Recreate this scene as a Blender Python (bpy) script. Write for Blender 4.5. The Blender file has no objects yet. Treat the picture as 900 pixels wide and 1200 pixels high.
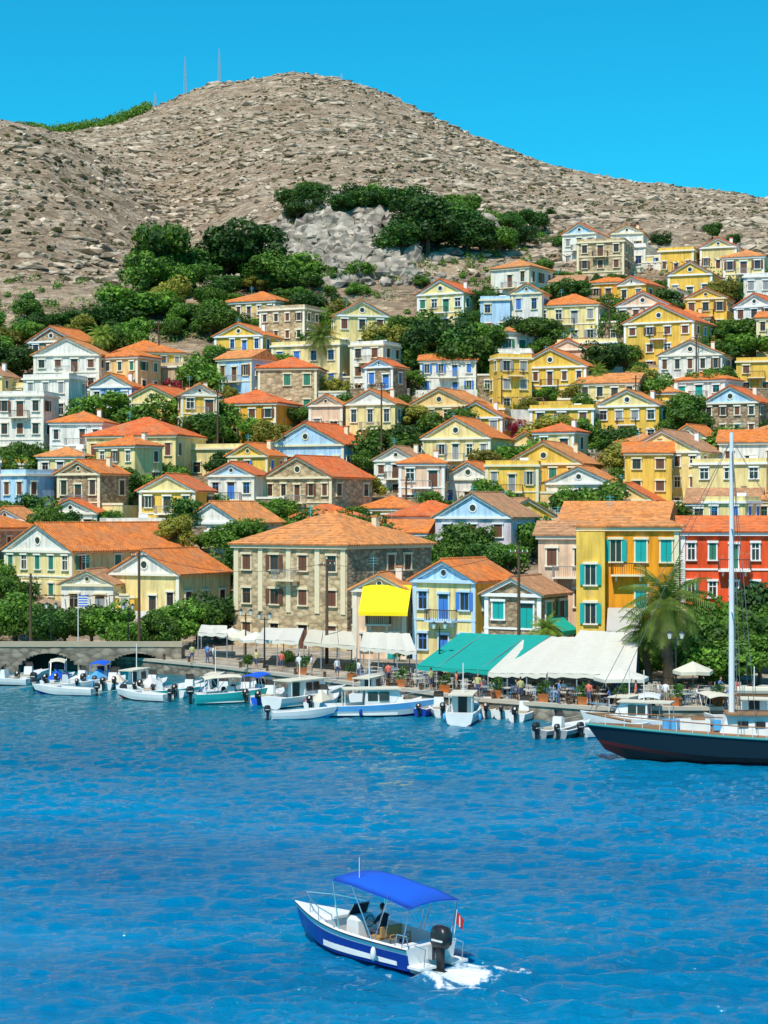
import bpy, math, random, numpy as np
from mathutils import Vector, Matrix, noise
R=random.Random(11)
rng=np.random.default_rng(5)
sc=bpy.context.scene
F=2200.0; CH=15.0
rad=math.radians
# ---------------------------------------------------------------- materials
def newmat(name):
    m=bpy.data.materials.new(name); m.use_nodes=True
    nt=m.node_tree; return m,nt,nt.nodes['Principled BSDF']
def nd(nt,t,**k):
    n=nt.nodes.new(t)
    for a,v in k.items(): setattr(n,a,v)
    return n
def setin(n,**k):
    for a,v in k.items(): n.inputs[a.replace('_',' ')].default_value=v
def ramp(nt,src,stops):
    r=nd(nt,'ShaderNodeValToRGB'); e=r.color_ramp.elements
    while len(e)<len(stops): e.new(0.5)
    for i,(p,c) in enumerate(stops):
        e[i].position=p; e[i].color=(c[0],c[1],c[2],1) if hasattr(c,'__len__') else (c,c,c,1)
    nt.links.new(src,r.inputs[0]); return r.outputs[0]
def mixc(nt,a,b,f,mode='MIX'):
    m=nd(nt,'ShaderNodeMix',data_type='RGBA',blend_type=mode)
    for i,s in ((0,f),(6,a),(7,b)):
        if hasattr(s,'links'): nt.links.new(s,m.inputs[i])
        else: m.inputs[i].default_value=s if i==0 else (s[0],s[1],s[2],1)
    return m.outputs[2]
def coords(nt,scale=(1,1,1),kind='Object'):
    tc=nd(nt,'ShaderNodeTexCoord'); mp=nd(nt,'ShaderNodeMapping'); mp.inputs['Scale'].default_value=scale
    nt.links.new(tc.outputs[kind],mp.inputs[0]); return mp.outputs[0]
def wcoords(nt,scale=(1,1,1)):
    g=nd(nt,'ShaderNodeNewGeometry'); mp=nd(nt,'ShaderNodeMapping'); mp.inputs['Scale'].default_value=scale
    nt.links.new(g.outputs['Position'],mp.inputs[0]); return mp.outputs[0]
def noi(nt,vec,scale,detail=4,rough=0.5,dist=0):
    n=nd(nt,'ShaderNodeTexNoise'); setin(n,Scale=scale,Detail=detail,Roughness=rough,Distortion=dist)
    nt.links.new(vec,n.inputs['Vector']); return n.outputs[0]
def vor(nt,vec,scale,feature='F1'):
    n=nd(nt,'ShaderNodeTexVoronoi',feature=feature); setin(n,Scale=scale); nt.links.new(vec,n.inputs['Vector']); return n
def mathn(nt,op,a,b):
    n=nd(nt,'ShaderNodeMath',operation=op)
    for i,s in enumerate((a,b)):
        if hasattr(s,'links'): nt.links.new(s,n.inputs[i])
        else: n.inputs[i].default_value=s
    return n.outputs[0]
def bump(nt,b,h,strength=0.5,dist=0.05,prev=None):
    n=nd(nt,'ShaderNodeBump'); setin(n,Distance=dist); nt.links.new(h,n.inputs['Height'])
    if hasattr(strength,'links'): nt.links.new(strength,n.inputs['Strength'])
    else: n.inputs['Strength'].default_value=strength
    if prev: nt.links.new(prev,n.inputs['Normal'])
    if b: nt.links.new(n.outputs[0],b.inputs['Normal'])
    return n.outputs[0]
C={}
def sc3(c,k): return tuple(min(1,max(0,x*k)) for x in c)
def plain(col,rough=0.5,metal=0.0,name='paint'):
    key=('p',col,rough,metal)
    if key in C: return C[key]
    m,nt,b=newmat(name); v=coords(nt)
    n=noi(nt,v,1.7,3); c=mixc(nt,sc3(col,0.84),sc3(col,1.06),n)
    nt.links.new(c,b.inputs['Base Color']); setin(b,Roughness=rough,Metallic=metal)
    C[key]=m; return m
def stucco(col):
    key=('s',col)
    if key in C: return C[key]
    m,nt,b=newmat('stucco_wall'); v=wcoords(nt); v2=wcoords(nt,(2.2,2.2,0.25))
    n1=ramp(nt,noi(nt,v,0.35,4,0.6),[(0.3,0.0),(0.7,1.0)])
    c=mixc(nt,sc3(col,0.82),sc3(col,1.05),n1)
    st=ramp(nt,noi(nt,v2,1.0,4,0.6),[(0.35,0.66),(0.58,1.0)])
    c=mixc(nt,c,st,0.85,'MULTIPLY')
    pa=ramp(nt,noi(nt,v,0.8,5,0.7),[(0.58,0.0),(0.68,0.42)])
    c=mixc(nt,c,(0.42,0.34,0.25),pa)
    nt.links.new(c,b.inputs['Base Color']); setin(b,Roughness=0.9)
    C[key]=m; return m
def stone(c1,c2,scale=1.9,name='stone_wall'):
    key=('st',c1,c2,scale)
    if key in C: return C[key]
    m,nt,b=newmat(name); v=wcoords(nt,(1,1,1.7))
    vo=vor(nt,v,scale); sep=nd(nt,'ShaderNodeSeparateColor'); nt.links.new(vo.outputs['Color'],sep.inputs[0])
    c=mixc(nt,c1,c2,sep.outputs[0])
    e=ramp(nt,vo.outputs['Distance'],[(0.35,1.0),(0.75,0.5)])
    c=mixc(nt,c,e,0.8,'MULTIPLY')
    c=mixc(nt,c,ramp(nt,noi(nt,v,0.3,4),[(0.3,0.72),(0.65,1.0)]),0.9,'MULTIPLY')
    nt.links.new(c,b.inputs['Base Color']); setin(b,Roughness=0.95)
    bump(nt,b,e,0.6,0.12); C[key]=m; return m
def roofmat(col,key):
    key=('r',key)
    if key in C: return C[key]
    m,nt,b=newmat('terracotta_tiles'); v=coords(nt)
    vo=vor(nt,coords(nt,(2.2,3.2,1)),1.0); sep=nd(nt,'ShaderNodeSeparateColor'); nt.links.new(vo.outputs['Color'],sep.inputs[0])
    c=mixc(nt,sc3(col,0.62),sc3(col,1.18),sep.outputs[0])
    n=ramp(nt,noi(nt,wcoords(nt),0.4,5,0.65),[(0.43,0.0),(0.72,0.6)])
    c=mixc(nt,c,(0.42,0.24,0.12),n)
    w=nd(nt,'ShaderNodeTexWave',bands_direction='Y'); setin(w,Scale=0.8,Distortion=0.5,Detail=1.0)
    nt.links.new(v,w.inputs['Vector'])
    c=mixc(nt,c,ramp(nt,w.outputs[0],[(0.0,0.55),(0.5,1.0)]),0.9,'MULTIPLY')
    nt.links.new(c,b.inputs['Base Color']); setin(b,Roughness=0.85)
    bump(nt,b,w.outputs[0],0.8,0.10); C[key]=m; return m
ROOFS=[lambda:roofmat((0.90,0.23,0.035),'a'),lambda:roofmat((0.84,0.30,0.08),'b'),lambda:roofmat((0.92,0.17,0.03),'c'),lambda:roofmat((0.60,0.29,0.14),'d')]
def glassm():
    if 'gl' in C: return C['gl']
    m,nt,b=newmat('window_glass'); setin(b,Roughness=0.12); v=wcoords(nt)
    nt.links.new(mixc(nt,(0.01,0.012,0.015),(0.06,0.05,0.045),noi(nt,v,0.7,2)),b.inputs['Base Color']); C['gl']=m; return m
def leafmat(c1,c2,name='foliage'):
    key=('l',c1,c2)
    if key in C: return C[key]
    m,nt,b=newmat(name); v=coords(nt); oi=nd(nt,'ShaderNodeObjectInfo')
    n=ramp(nt,noi(nt,v,1.1,2),[(0.35,0.0),(0.65,1.0)]); c=mixc(nt,c1,c2,n)
    hs=nd(nt,'ShaderNodeHueSaturation'); mr=nd(nt,'ShaderNodeMapRange'); setin(mr,To_Min=0.65,To_Max=1.35)
    nt.links.new(oi.outputs['Random'],mr.inputs[0]); nt.links.new(mr.outputs[0],hs.inputs['Value']); nt.links.new(c,hs.inputs['Color'])
    nt.links.new(hs.outputs[0],b.inputs['Base Color']); setin(b,Roughness=0.65)
    tr=nd(nt,'ShaderNodeBsdfTranslucent'); nt.links.new(hs.outputs[0],tr.inputs[0])
    mx=nd(nt,'ShaderNodeMixShader'); mx.inputs[0].default_value=0.3
    nt.links.new(b.outputs[0],mx.inputs[1]); nt.links.new(tr.outputs[0],mx.inputs[2])
    nt.links.new(mx.outputs[0],nt.nodes['Material Output'].inputs[0]); C[key]=m; return m
GREEN=leafmat((0.03,0.10,0.008),(0.16,0.31,0.025))
DARKG=leafmat((0.018,0.07,0.008),(0.075,0.18,0.018))
OLIVE=leafmat((0.16,0.18,0.02),(0.36,0.32,0.04))
BARK=plain((0.16,0.11,0.07),0.95,name='bark')
WHITE=plain((0.80,0.80,0.78),0.35,name='white_paint'); CHROME=plain((0.75,0.75,0.76),0.25,0.9,'steel')
BLACK=plain((0.02,0.02,0.022),0.35,name='black_paint'); WOOD=plain((0.30,0.15,0.06),0.6,name='wood')
DWOOD=plain((0.10,0.055,0.03),0.7,name='dark_wood')
# ---------------------------------------------------------------- mesh builder
class MB:
    def __init__(s): s.p={}
    def part(s,name,mat):
        if name not in s.p: s.p[name]=([],[],mat)
        return s.p[name]
    def poly(s,name,mat,vs,fs):
        V,Fc,_=s.part(name,mat); o=len(V); V.extend([tuple(v) for v in vs]); Fc.extend([tuple(i+o for i in f) for f in fs])
    def ob(s,name,mat,o,r,n,a0,a1,z0,z1,d0,d1):
        P=[]
        for d in (d0,d1):
            for a,z in ((a0,z0),(a1,z0),(a1,z1),(a0,z1)):
                P.append((o[0]+r[0]*a+n[0]*d,o[1]+r[1]*a+n[1]*d,o[2]+z))
        s.poly(name,mat,P,[(3,2,1,0),(4,5,6,7),(0,1,5,4),(1,2,6,5),(2,3,7,6),(3,0,4,7)])
    def box(s,name,mat,x0,x1,y0,y1,z0,z1):
        s.ob(name,mat,(0,0,0),(1,0),(0,1),x0,x1,z0,z1,y0,y1)
    def prism(s,name,mat,bot,top):
        n=len(bot); fs=[tuple(range(n))[::-1],tuple(range(n,2*n))]+[(i,(i+1)%n,n+(i+1)%n,n+i) for i in range(n)]
        s.poly(name,mat,list(bot)+list(top),fs)
    def loft(s,name,mat,rings,cap=True):
        n=len(rings[0]); V=[p for r in rings for p in r]; fs=[]
        for k in range(len(rings)-1):
            for i in range(n): fs.append((k*n+i,k*n+(i+1)%n,(k+1)*n+(i+1)%n,(k+1)*n+i))
        if cap: fs.append(tuple(range(n))[::-1]); fs.append(tuple(range((len(rings)-1)*n,len(rings)*n)))
        s.poly(name,mat,V,fs)
    def tube(s,name,mat,p0,p1,r0,r1=None,n=7):
        r1=r0 if r1 is None else r1; p0=Vector(p0); p1=Vector(p1); d=(p1-p0).normalized()
        a=d.orthogonal().normalized(); b=d.cross(a)
        s.loft(name,mat,[[p+(a*math.cos(t)+b*math.sin(t))*r for t in [i*2*math.pi/n for i in range(n)]] for p,r in ((p0,r0),(p1,r1))])
    def rod(s,name,mat,pts,r,n=6):
        for a,b in zip(pts[:-1],pts[1:]): s.tube(name,mat,a,b,r,r,n)
    def ball(s,name,mat,c,rx,ry=None,rz=None,nu=10,nv=7):
        ry=ry or rx; rz=rz or rx
        rings=[[(c[0]+rx*math.sin(p)*math.cos(t),c[1]+ry*math.sin(p)*math.sin(t),c[2]-rz*math.cos(p)) for t in [i*2*math.pi/nu for i in range(nu)]] for p in [0.15+(math.pi-0.3)*k/nv for k in range(nv+1)]]
        s.loft(name,mat,rings)
    def build(s,name,loc=(0,0,0),rz=0,smooth=()):
        e=bpy.data.objects.new(name,None); sc.collection.objects.link(e); e.location=loc; e.rotation_euler=(0,0,rz)
        for pn,(V,Fc,mat) in s.p.items():
            me=bpy.data.meshes.new(pn); me.from_pydata(V,[],Fc); me.materials.append(mat)
            if pn in smooth: me.polygons.foreach_set('use_smooth',[True]*len(Fc))
            me.update(); o=bpy.data.objects.new(pn,me); sc.collection.objects.link(o); o.parent=e
        return e
def meshobj(name,V,Fc,mats,mi=None,smooth=False):
    me=bpy.data.meshes.new(name); me.from_pydata(V,[],Fc)
    for m in mats: me.materials.append(m)
    if mi is not None: me.polygons.foreach_set('material_index',mi)
    if smooth: me.polygons.foreach_set('use_smooth',[True]*len(Fc))
    me.update(); o=bpy.data.objects.new(name,me); sc.collection.objects.link(o); return o
def gridmesh(name,P,mat,smooth=True):
    nr,nc,_=P.shape; me=bpy.data.meshes.new(name); me.vertices.add(nr*nc); me.vertices.foreach_set('co',P.reshape(-1).astype(np.float32))
    i=np.arange(nr*nc).reshape(nr,nc); q=np.stack([i[:-1,:-1],i[:-1,1:],i[1:,1:],i[1:,:-1]],-1).reshape(-1,4)
    me.loops.add(q.size); me.loops.foreach_set('vertex_index',q.reshape(-1).astype(np.int32))
    me.polygons.add(len(q)); me.polygons.foreach_set('loop_start',np.arange(0,q.size,4,dtype=np.int32))
    me.polygons.foreach_set('use_smooth',np.full(len(q),smooth)); me.materials.append(mat)
    me.update(calc_edges=True); me.validate(); o=bpy.data.objects.new(name,me); sc.collection.objects.link(o); return o
# ---------------------------------------------------------------- terrain
QL=[(-90,183),(-36.8,180),(-24,178),(-15.4,169),(-3.5,153),(2,146),(7,138.6),(15,132.5),(27,132.5),(90,133)]
def quayY(x): return float(np.interp(x,[q[0] for q in QL],[q[1] for q in QL]))
cols=[-1200,-600,0,60,110,150,200,260,300,345,400,450,500,550,600,650,700,800,900,1500,2200]
near=[(120,1.0),(195,1.0)]
nearrow=[(205,734),(220,702),(232,655),(262,600),(278,560),(295,510),(318,440),(340,390),(362,335)]
far={380:[330,330,330,330,335,345,350,335,325,310,300,292,292,296,300,302,302,300,296,290,290],
430:[235,235,240,255,275,290,305,280,262,245,238,237,240,252,262,268,270,275,275,270,270],
500:[140,140,152,170,205,235,275,255,240,232,228,226,228,236,246,252,256,262,264,260,260],
540:[128,128,138,150,178,222,268,245,230,222,218,216,219,228,238,246,250,256,259,255,255],
600:[150,150,160,172,195,218,232,212,198,190,190,193,199,210,222,232,240,249,253,250,250],
720:[180,180,180,175,172,170,168,150,142,136,140,153,168,182,200,215,226,235,244,245,245],
860:[150,150,150,148,140,130,112,97,92,84,92,110,130,153,175,195,207,218,237,260,270],
1000:[215,215,215,213,205,190,175,160,155,150,155,170,190,210,230,250,260,270,285,300,300]}
Yst=[y for y,_ in near]+[y for y,_ in nearrow]+sorted(far)
T=np.zeros((len(Yst),len(cols)))
for i,y in enumerate(Yst):
    if y<200: T[i]=1.0
    elif y in far: T[i]=CH+(600-np.array(far[y]))*y/F
    else: T[i]=CH+(600-dict(nearrow)[y])*y/F
NU,NY=460,470
ug=np.concatenate([np.linspace(-0.75,-0.24,40,endpoint=False),np.linspace(-0.24,0.24,380,endpoint=False),np.linspace(0.24,0.75,40)])
yg=120*(1000/120)**(np.linspace(0,1,NY))
uc=(np.array(cols)-450)/F
tmp=np.array([np.interp(ug,uc,T[i]) for i in range(len(Yst))])
G=np.array([np.interp(yg,Yst,tmp[:,j]) for j in range(NU)]).T
def blur(A,k,ax):
    ker=np.ones(k)/k; return np.apply_along_axis(lambda v:np.convolve(np.pad(v,k//2,mode='edge'),ker,'valid'),ax,A)
for _ in range(2): G=blur(blur(G,9,1),7,0)
for i in range(NY):
    y=yg[i]
    if y<200: continue
    a=min(1,max(0,(y-355)/60)); a0=min(1,(y-200)/40)*0.25
    for j in range(NU):
        x=ug[j]*y
        n=noise.fractal((x*0.03,y*0.03,1.3),1.0,2.1,5)
        G[i,j]+=(a0+a*1.3)*n*1.2
        if a>0:
            rdg=1-abs(noise.noise((x*0.012+4,y*0.007,2.0))*2); G[i,j]+=a*2.4*(rdg-0.6)
            G[i,j]+=a*0.8*(1-2*abs(noise.noise((x*0.07,y*0.05,7.7))))+a*0.7*noise.noise((x*0.28,y*0.25,1.7))
            px=450+F*ug[j]
            w=math.exp(-((px-420)/80)**2-((y-402)/30)**2)
            if w>0.03: G[i,j]+=w*(3.2*abs(noise.fractal((x*0.11,y*0.11,5),0.8,2.2,4))+1.8*noise.noise((x*.25,y*.22,3)))
for i in range(NY):
    if yg[i]<200:
        for j in range(NU):
            x=ug[j]*yg[i]
            if yg[i]<quayY(x)+1.5: G[i,j]=-4
def ground(x,y):
    u=x/y; i=np.interp(y,yg,np.arange(NY)); j=np.interp(u,ug,np.arange(NU))
    i0=min(int(i),NY-2); j0=min(int(j),NU-2); a=i-i0; b=j-j0
    return float((G[i0,j0]*(1-b)+G[i0,j0+1]*b)*(1-a)+(G[i0+1,j0]*(1-b)+G[i0+1,j0+1]*b)*a)
def Yof(px,row):
    u=(px-450)/F
    if row>735: return 13.8*F/(row-600)
    y=190.0
    while y<980:
        if 600-(ground(u*y,y)-CH)*F/y<=row: return y
        y+=1.0
    return 860
def place(px,row):
    y=Yof(px,row); x=(px-450)*y/F
    z=1.2 if row>735 else ground(x,y)
    return x,y,z
tm,nt,b=newmat('rocky_hillside'); v=wcoords(nt)
big=noi(nt,v,0.012,4,0.6); mid=noi(nt,wcoords(nt,(1,1,3.0)),0.085,8,0.82,0.4)
c=mixc(nt,(0.36,0.235,0.14),(0.52,0.38,0.255),ramp(nt,big,[(0.35,0.0),(0.65,1.0)]))
c=mixc(nt,c,ramp(nt,mid,[(0.36,(0.12,0.08,0.045)),(0.46,(0.38,0.265,0.165)),(0.55,(0.52,0.39,0.27)),(0.64,(0.78,0.65,0.50))]),0.75)
vs=vor(nt,wcoords(nt,(1,1,2.0)),0.7); sep=nd(nt,'ShaderNodeSeparateColor'); nt.links.new(vs.outputs['Color'],sep.inputs[0])
c=mixc(nt,c,ramp(nt,sep.outputs[0],[(0.0,0.40),(0.3,0.88),(0.8,1.1),(1.0,1.5)]),0.8,'MULTIPLY')
f2=noi(nt,v,0.45,5,0.8); gr=ramp(nt,f2,[(0.57,0.0),(0.63,0.65)])
c=mixc(nt,c,(0.13,0.11,0.05),gr)
nt.links.new(c,b.inputs['Base Color']); setin(b,Roughness=1.0)
n1=bump(nt,None,mid,1.0,2.4); bump(nt,b,vs.outputs['Distance'],0.8,0.6,n1)
Ug,Yg=np.meshgrid(ug,yg)
gridmesh('hillside_terrain',np.stack([Ug*Yg,Yg,G],-1),tm)
# ---------------------------------------------------------------- water
wy=40*(195/40)**np.linspace(0,1,760); wu=np.linspace(-0.34,0.34,640)
U,Yw=np.meshgrid(wu,wy); Xw=U*Yw; H=np.zeros_like(Xw)
for k in range(64):
    lam=0.5*(3.6/0.5)**rng.random(); th=rng.normal(-1.3,0.6); ph=rng.random()*6.28
    kx,ky=math.cos(th)*6.283/lam,math.sin(th)*6.283/lam
    ds=np.clip((lam*2.2-Yw*0.0023*1.0)/lam,0,1)
    H+=0.0068*lam**0.85*ds*np.sin(kx*Xw+ky*Yw+ph+0.6*np.sin(0.13*kx*Xw+0.21*ky*Yw+ph*2))
mod=0.85+0.3*np.sin(Xw*0.11+np.sin(Yw*0.07)*2)*np.sin(Yw*0.16+1)
calm=0.5*np.exp(-((Xw+11+2*np.sin(Yw*.13))/6.0)**2)*np.clip((95-Yw)/30,0,1)*(0.7+0.3*np.sin(Yw*0.75+Xw*0.25))
calm=np.maximum(calm,0.40*np.clip((Yw-118)/20,0,1))
H*=mod*(1-calm)
wp=[(1.6,61.0),(4,59.4),(8,58.2),(13,57.0),(22,55.5)]
foam=np.zeros_like(H)
for side in (-1,1):
    for (ax,ay),(bx,by),k in zip(wp[:-1],wp[1:],range(9)):
        dx,dy=bx-ax,by-ay; L=math.hypot(dx,dy); nx,ny=-dy/L,dx/L
        o1=side*(0.7+k*0.8); o2=side*(0.7+(k+1)*0.8)
        ax2,ay2,bx2,by2=ax+nx*o1,ay+ny*o1,bx+nx*o2,by+ny*o2
        dx,dy=bx2-ax2,by2-ay2; L=math.hypot(dx,dy); t=((Xw-ax2)*dx+(Yw-ay2)*dy)/L/L; tt=np.clip(t,0,1)
        D=np.hypot(Xw-ax2-dx*tt,Yw-ay2-dy*tt); am=0.15/(1+0.25*k)
        m_=(t>=0)&(t<1); H+=np.where(m_,am*np.exp(-(D/0.4)**2)*np.cos(D*3.2),0)
        if k<2: foam=np.maximum(foam,np.where(m_,(0.55-0.25*k-0.22*tt)*np.exp(-(D/0.4)**2),0))
D=np.hypot((Xw-2.3)/1.5,(Yw-60.5)/0.7); foam=np.maximum(foam,0.7*np.exp(-D**2))
BX=1.55
hx,hy=-math.sin(rad(42)),math.cos(rad(42))
lx=(Xw-BX)*hx+(Yw-61.3)*hy; ly=-(Xw-BX)*hy*1+(Yw-61.3)*hx
for s_ in (-1,1):
    m_=(lx>-0.5)&(lx<4.6); D=np.abs(s_*ly-1.12-0.03*(4.6-lx)); e=np.where(m_,0.30*np.exp(-(D/0.13)**2),0); foam=np.maximum(foam,e)
edge=np.clip((0.335-np.abs(U))/0.02,0,1); H*=edge
wm,nt,b=newmat('sea_water'); setin(b,Roughness=0.05,IOR=1.33)
v=wcoords(nt,(0.6,1.0,1.0)); a_=nd(nt,'ShaderNodeAttribute',attribute_name='foam'); ac=nd(nt,'ShaderNodeAttribute',attribute_name='ripple')
bign=noi(nt,wcoords(nt,(0.4,1,1)),0.07,5,0.6); big=ramp(nt,bign,[(0.36,0.0),(0.64,1.0)])
c=mixc(nt,(0.0,0.115,0.265),(0.0,0.20,0.42),big)
sx=nd(nt,'ShaderNodeSeparateXYZ'); nt.links.new(wcoords(nt),sx.inputs[0]); mr=nd(nt,'ShaderNodeMapRange'); setin(mr,From_Min=95,From_Max=150); nt.links.new(sx.outputs[1],mr.inputs[0])
c=mixc(nt,c,(0.0,0.125,0.18),mr.outputs[0])
fn=noi(nt,wcoords(nt),3.0,5,0.7); ma=mathn(nt,'ADD',a_.outputs['Fac'],fn); ff=ramp(nt,ma,[(0.82,0.0),(1.15,1.0)])
c=mixc(nt,c,(0.75,0.83,0.85),ff); nt.links.new(c,b.inputs['Base Color'])
bs=mathn(nt,'MULTIPLY',ramp(nt,bign,[(0.38,0.7),(0.6,1.0)]),ac.outputs['Fac'])
n1=bump(nt,None,noi(nt,v,2.2,5,0.7),bs,0.34); nt.links.new(n1,b.inputs['Normal'])
wo=gridmesh('water',np.stack([Xw,Yw,H],-1),wm)
at=wo.data.attributes.new('foam','FLOAT','POINT'); at.data.foreach_set('value',foam.reshape(-1).astype(np.float32))
at=wo.data.attributes.new('ripple','FLOAT','POINT'); at.data.foreach_set('value',(1-calm*.95).reshape(-1).astype(np.float32))
meshobj('open_sea',[(-3000,-3000,-0.3),(3000,-3000,-0.3),(3000,3000,-0.3),(-3000,3000,-0.3)],[(0,1,2,3)],[wm])
# ---------------------------------------------------------------- quay
pave=stone((0.36,0.30,0.23),(0.50,0.43,0.33),0.9,'quay_paving'); qst=stone((0.20,0.17,0.13),(0.42,0.35,0.26),1.2,'quay_stone')
mb=MB(); n=len(QL)
mb.poly('paving',pave,[(x,y,1.2) for x,y in QL]+[(x*1.1,215,1.2) for x,y in QL],[(i,i+1,n+i+1,n+i) for i in range(n-1)])
mb.poly('wall_face',qst,[(x,y,-3) for x,y in QL]+[(x,y,1.0) for x,y in QL],[(i,i+1,n+i+1,n+i) for i in range(n-1)])
for (x0,y0),(x1,y1) in zip(QL[:-1],QL[1:]):
    d=Vector((x1-x0,y1-y0,0)); L=d.length; d/=L
    mb.ob('coping',plain((0.50,0.44,0.35),0.9,name='coping_stone'),(x0,y0,0),(d.x,d.y),(-d.y,d.x),0,L,1.0,1.26,-0.12,0.5)
mb.build('stone_quay')
# ---------------------------------------------------------------- houses
COL=dict(Y=(0.90,0.56,0.09),C=(0.90,0.72,0.32),W=(0.86,0.82,0.74),P=(0.86,0.60,0.42),O=(0.92,0.35,0.012),L=(0.86,0.42,0.04),T=(0.62,0.46,0.28),
         R=(0.88,0.095,0.018),B=(0.16,0.42,0.86),V=(0.74,0.64,0.70),A=(0.90,0.60,0.25),U=(0.48,0.70,0.90))
SH=dict(n=(0.16,0.06,0.03),b=(0.05,0.20,0.60),g=(0.03,0.20,0.12),t=(0.0,0.38,0.35),r=(0.35,0.04,0.03),k=(0.07,0.05,0.035),y=(0.30,0.31,0.31),w=(0.7,0.7,0.68))
STONE=stone((0.30,0.20,0.12),(0.58,0.44,0.28)); STONE2=stone((0.50,0.36,0.20),(0.74,0.57,0.35),1.3)
def wallm(k): return STONE if k=='S' else STONE2 if k=='Q' else stucco(COL[k])
TRIM=[(0.86,0.80,0.66),(0.84,0.74,0.50),(0.86,0.85,0.82)]
HS=[]
def window(mb,o,r,n,a,z,w,h,shut,trim,arch=False,door=False,rr=R):
    g=glassm(); t=trim
    mb.ob('windows',g,o,r,n,a-w/2,a+w/2,z,z+h,0.01,0.03)
    fr=0.15
    mb.ob('window_frames',t,o,r,n,a-w/2-fr,a-w/2,z,z+h,0,0.12); mb.ob('window_frames',t,o,r,n,a+w/2,a+w/2+fr,z,z+h,0,0.12)
    mb.ob('window_frames',t,o,r,n,a-w/2-fr-0.06,a+w/2+fr+0.06,z+h,z+h+0.22,0,0.24)
    if not door: mb.ob('window_frames',t,o,r,n,a-w/2-fr-0.06,a+w/2+fr+0.06,z-0.13,z,0,0.22)
    s=rr.random()
    if shut is None: pass
    elif s<0.40 or door:
        gp=0.02
        mb.ob('shutters',shut,o,r,n,a-w/2+gp,a-gp,z+0.02,z+h*(0.99 if not door else 0.8),0.035,0.08)
        mb.ob('shutters',shut,o,r,n,a+gp,a+w/2-gp,z+0.02,z+h*(0.99 if not door else 0.8),0.035,0.08)
    elif s<0.6:
        mb.ob('shutters',shut,o,r,n,a-w-0.02,a-w/2-fr*0.4,z,z+h,0.125,0.17)
        mb.ob('shutters',shut,o,r,n,a+w/2+fr*0.4,a+w+0.02,z,z+h,0.125,0.17)
        mb.ob('glazing_bars',t,o,r,n,a-0.03,a+0.03,z,z+h,0.035,0.06)
    else:
        mb.ob('glazing_bars',shut,o,r,n,a-0.035,a+0.035,z,z+h,0.035,0.06)
        mb.ob('glazing_bars',shut,o,r,n,a-w/2,a+w/2,z+h*0.64,z+h*0.70,0.0605,0.08)
def balcony(mb,o,r,n,a,z,w,mat,slab):
    mb.ob('balcony_slab',slab,o,r,n,a-w/2,a+w/2,z-0.16,z,0.0,1.05)
    for q in (-w*0.35,w*0.35): mb.ob('balcony_brackets',slab,o,r,n,a+q-0.08,a+q+0.08,z-0.6,z-0.16,0.0,0.6)
    mb.ob('railing',mat,o,r,n,a-w/2,a+w/2,z+0.95,z+1.03,0.98,1.04)
    k=int(w/0.2)
    for i in range(k+1):
        q=a-w/2+0.02+(w-0.06)*i/k; mb.ob('railing',mat,o,r,n,q,q+0.04,z+0.001,z+0.949,0.99,1.025)
    for e in (a-w/2,a+w/2-0.05):
        mb.ob('railing',mat,o,r,n,e,e+0.05,z+0.951,z+1.019,0.0,0.98)
        for i in range(4): mb.ob('railing',mat,o,r,n,e,e+0.035,z+0.001,z+0.949,0.1+i*0.22,0.135+i*0.22)
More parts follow.
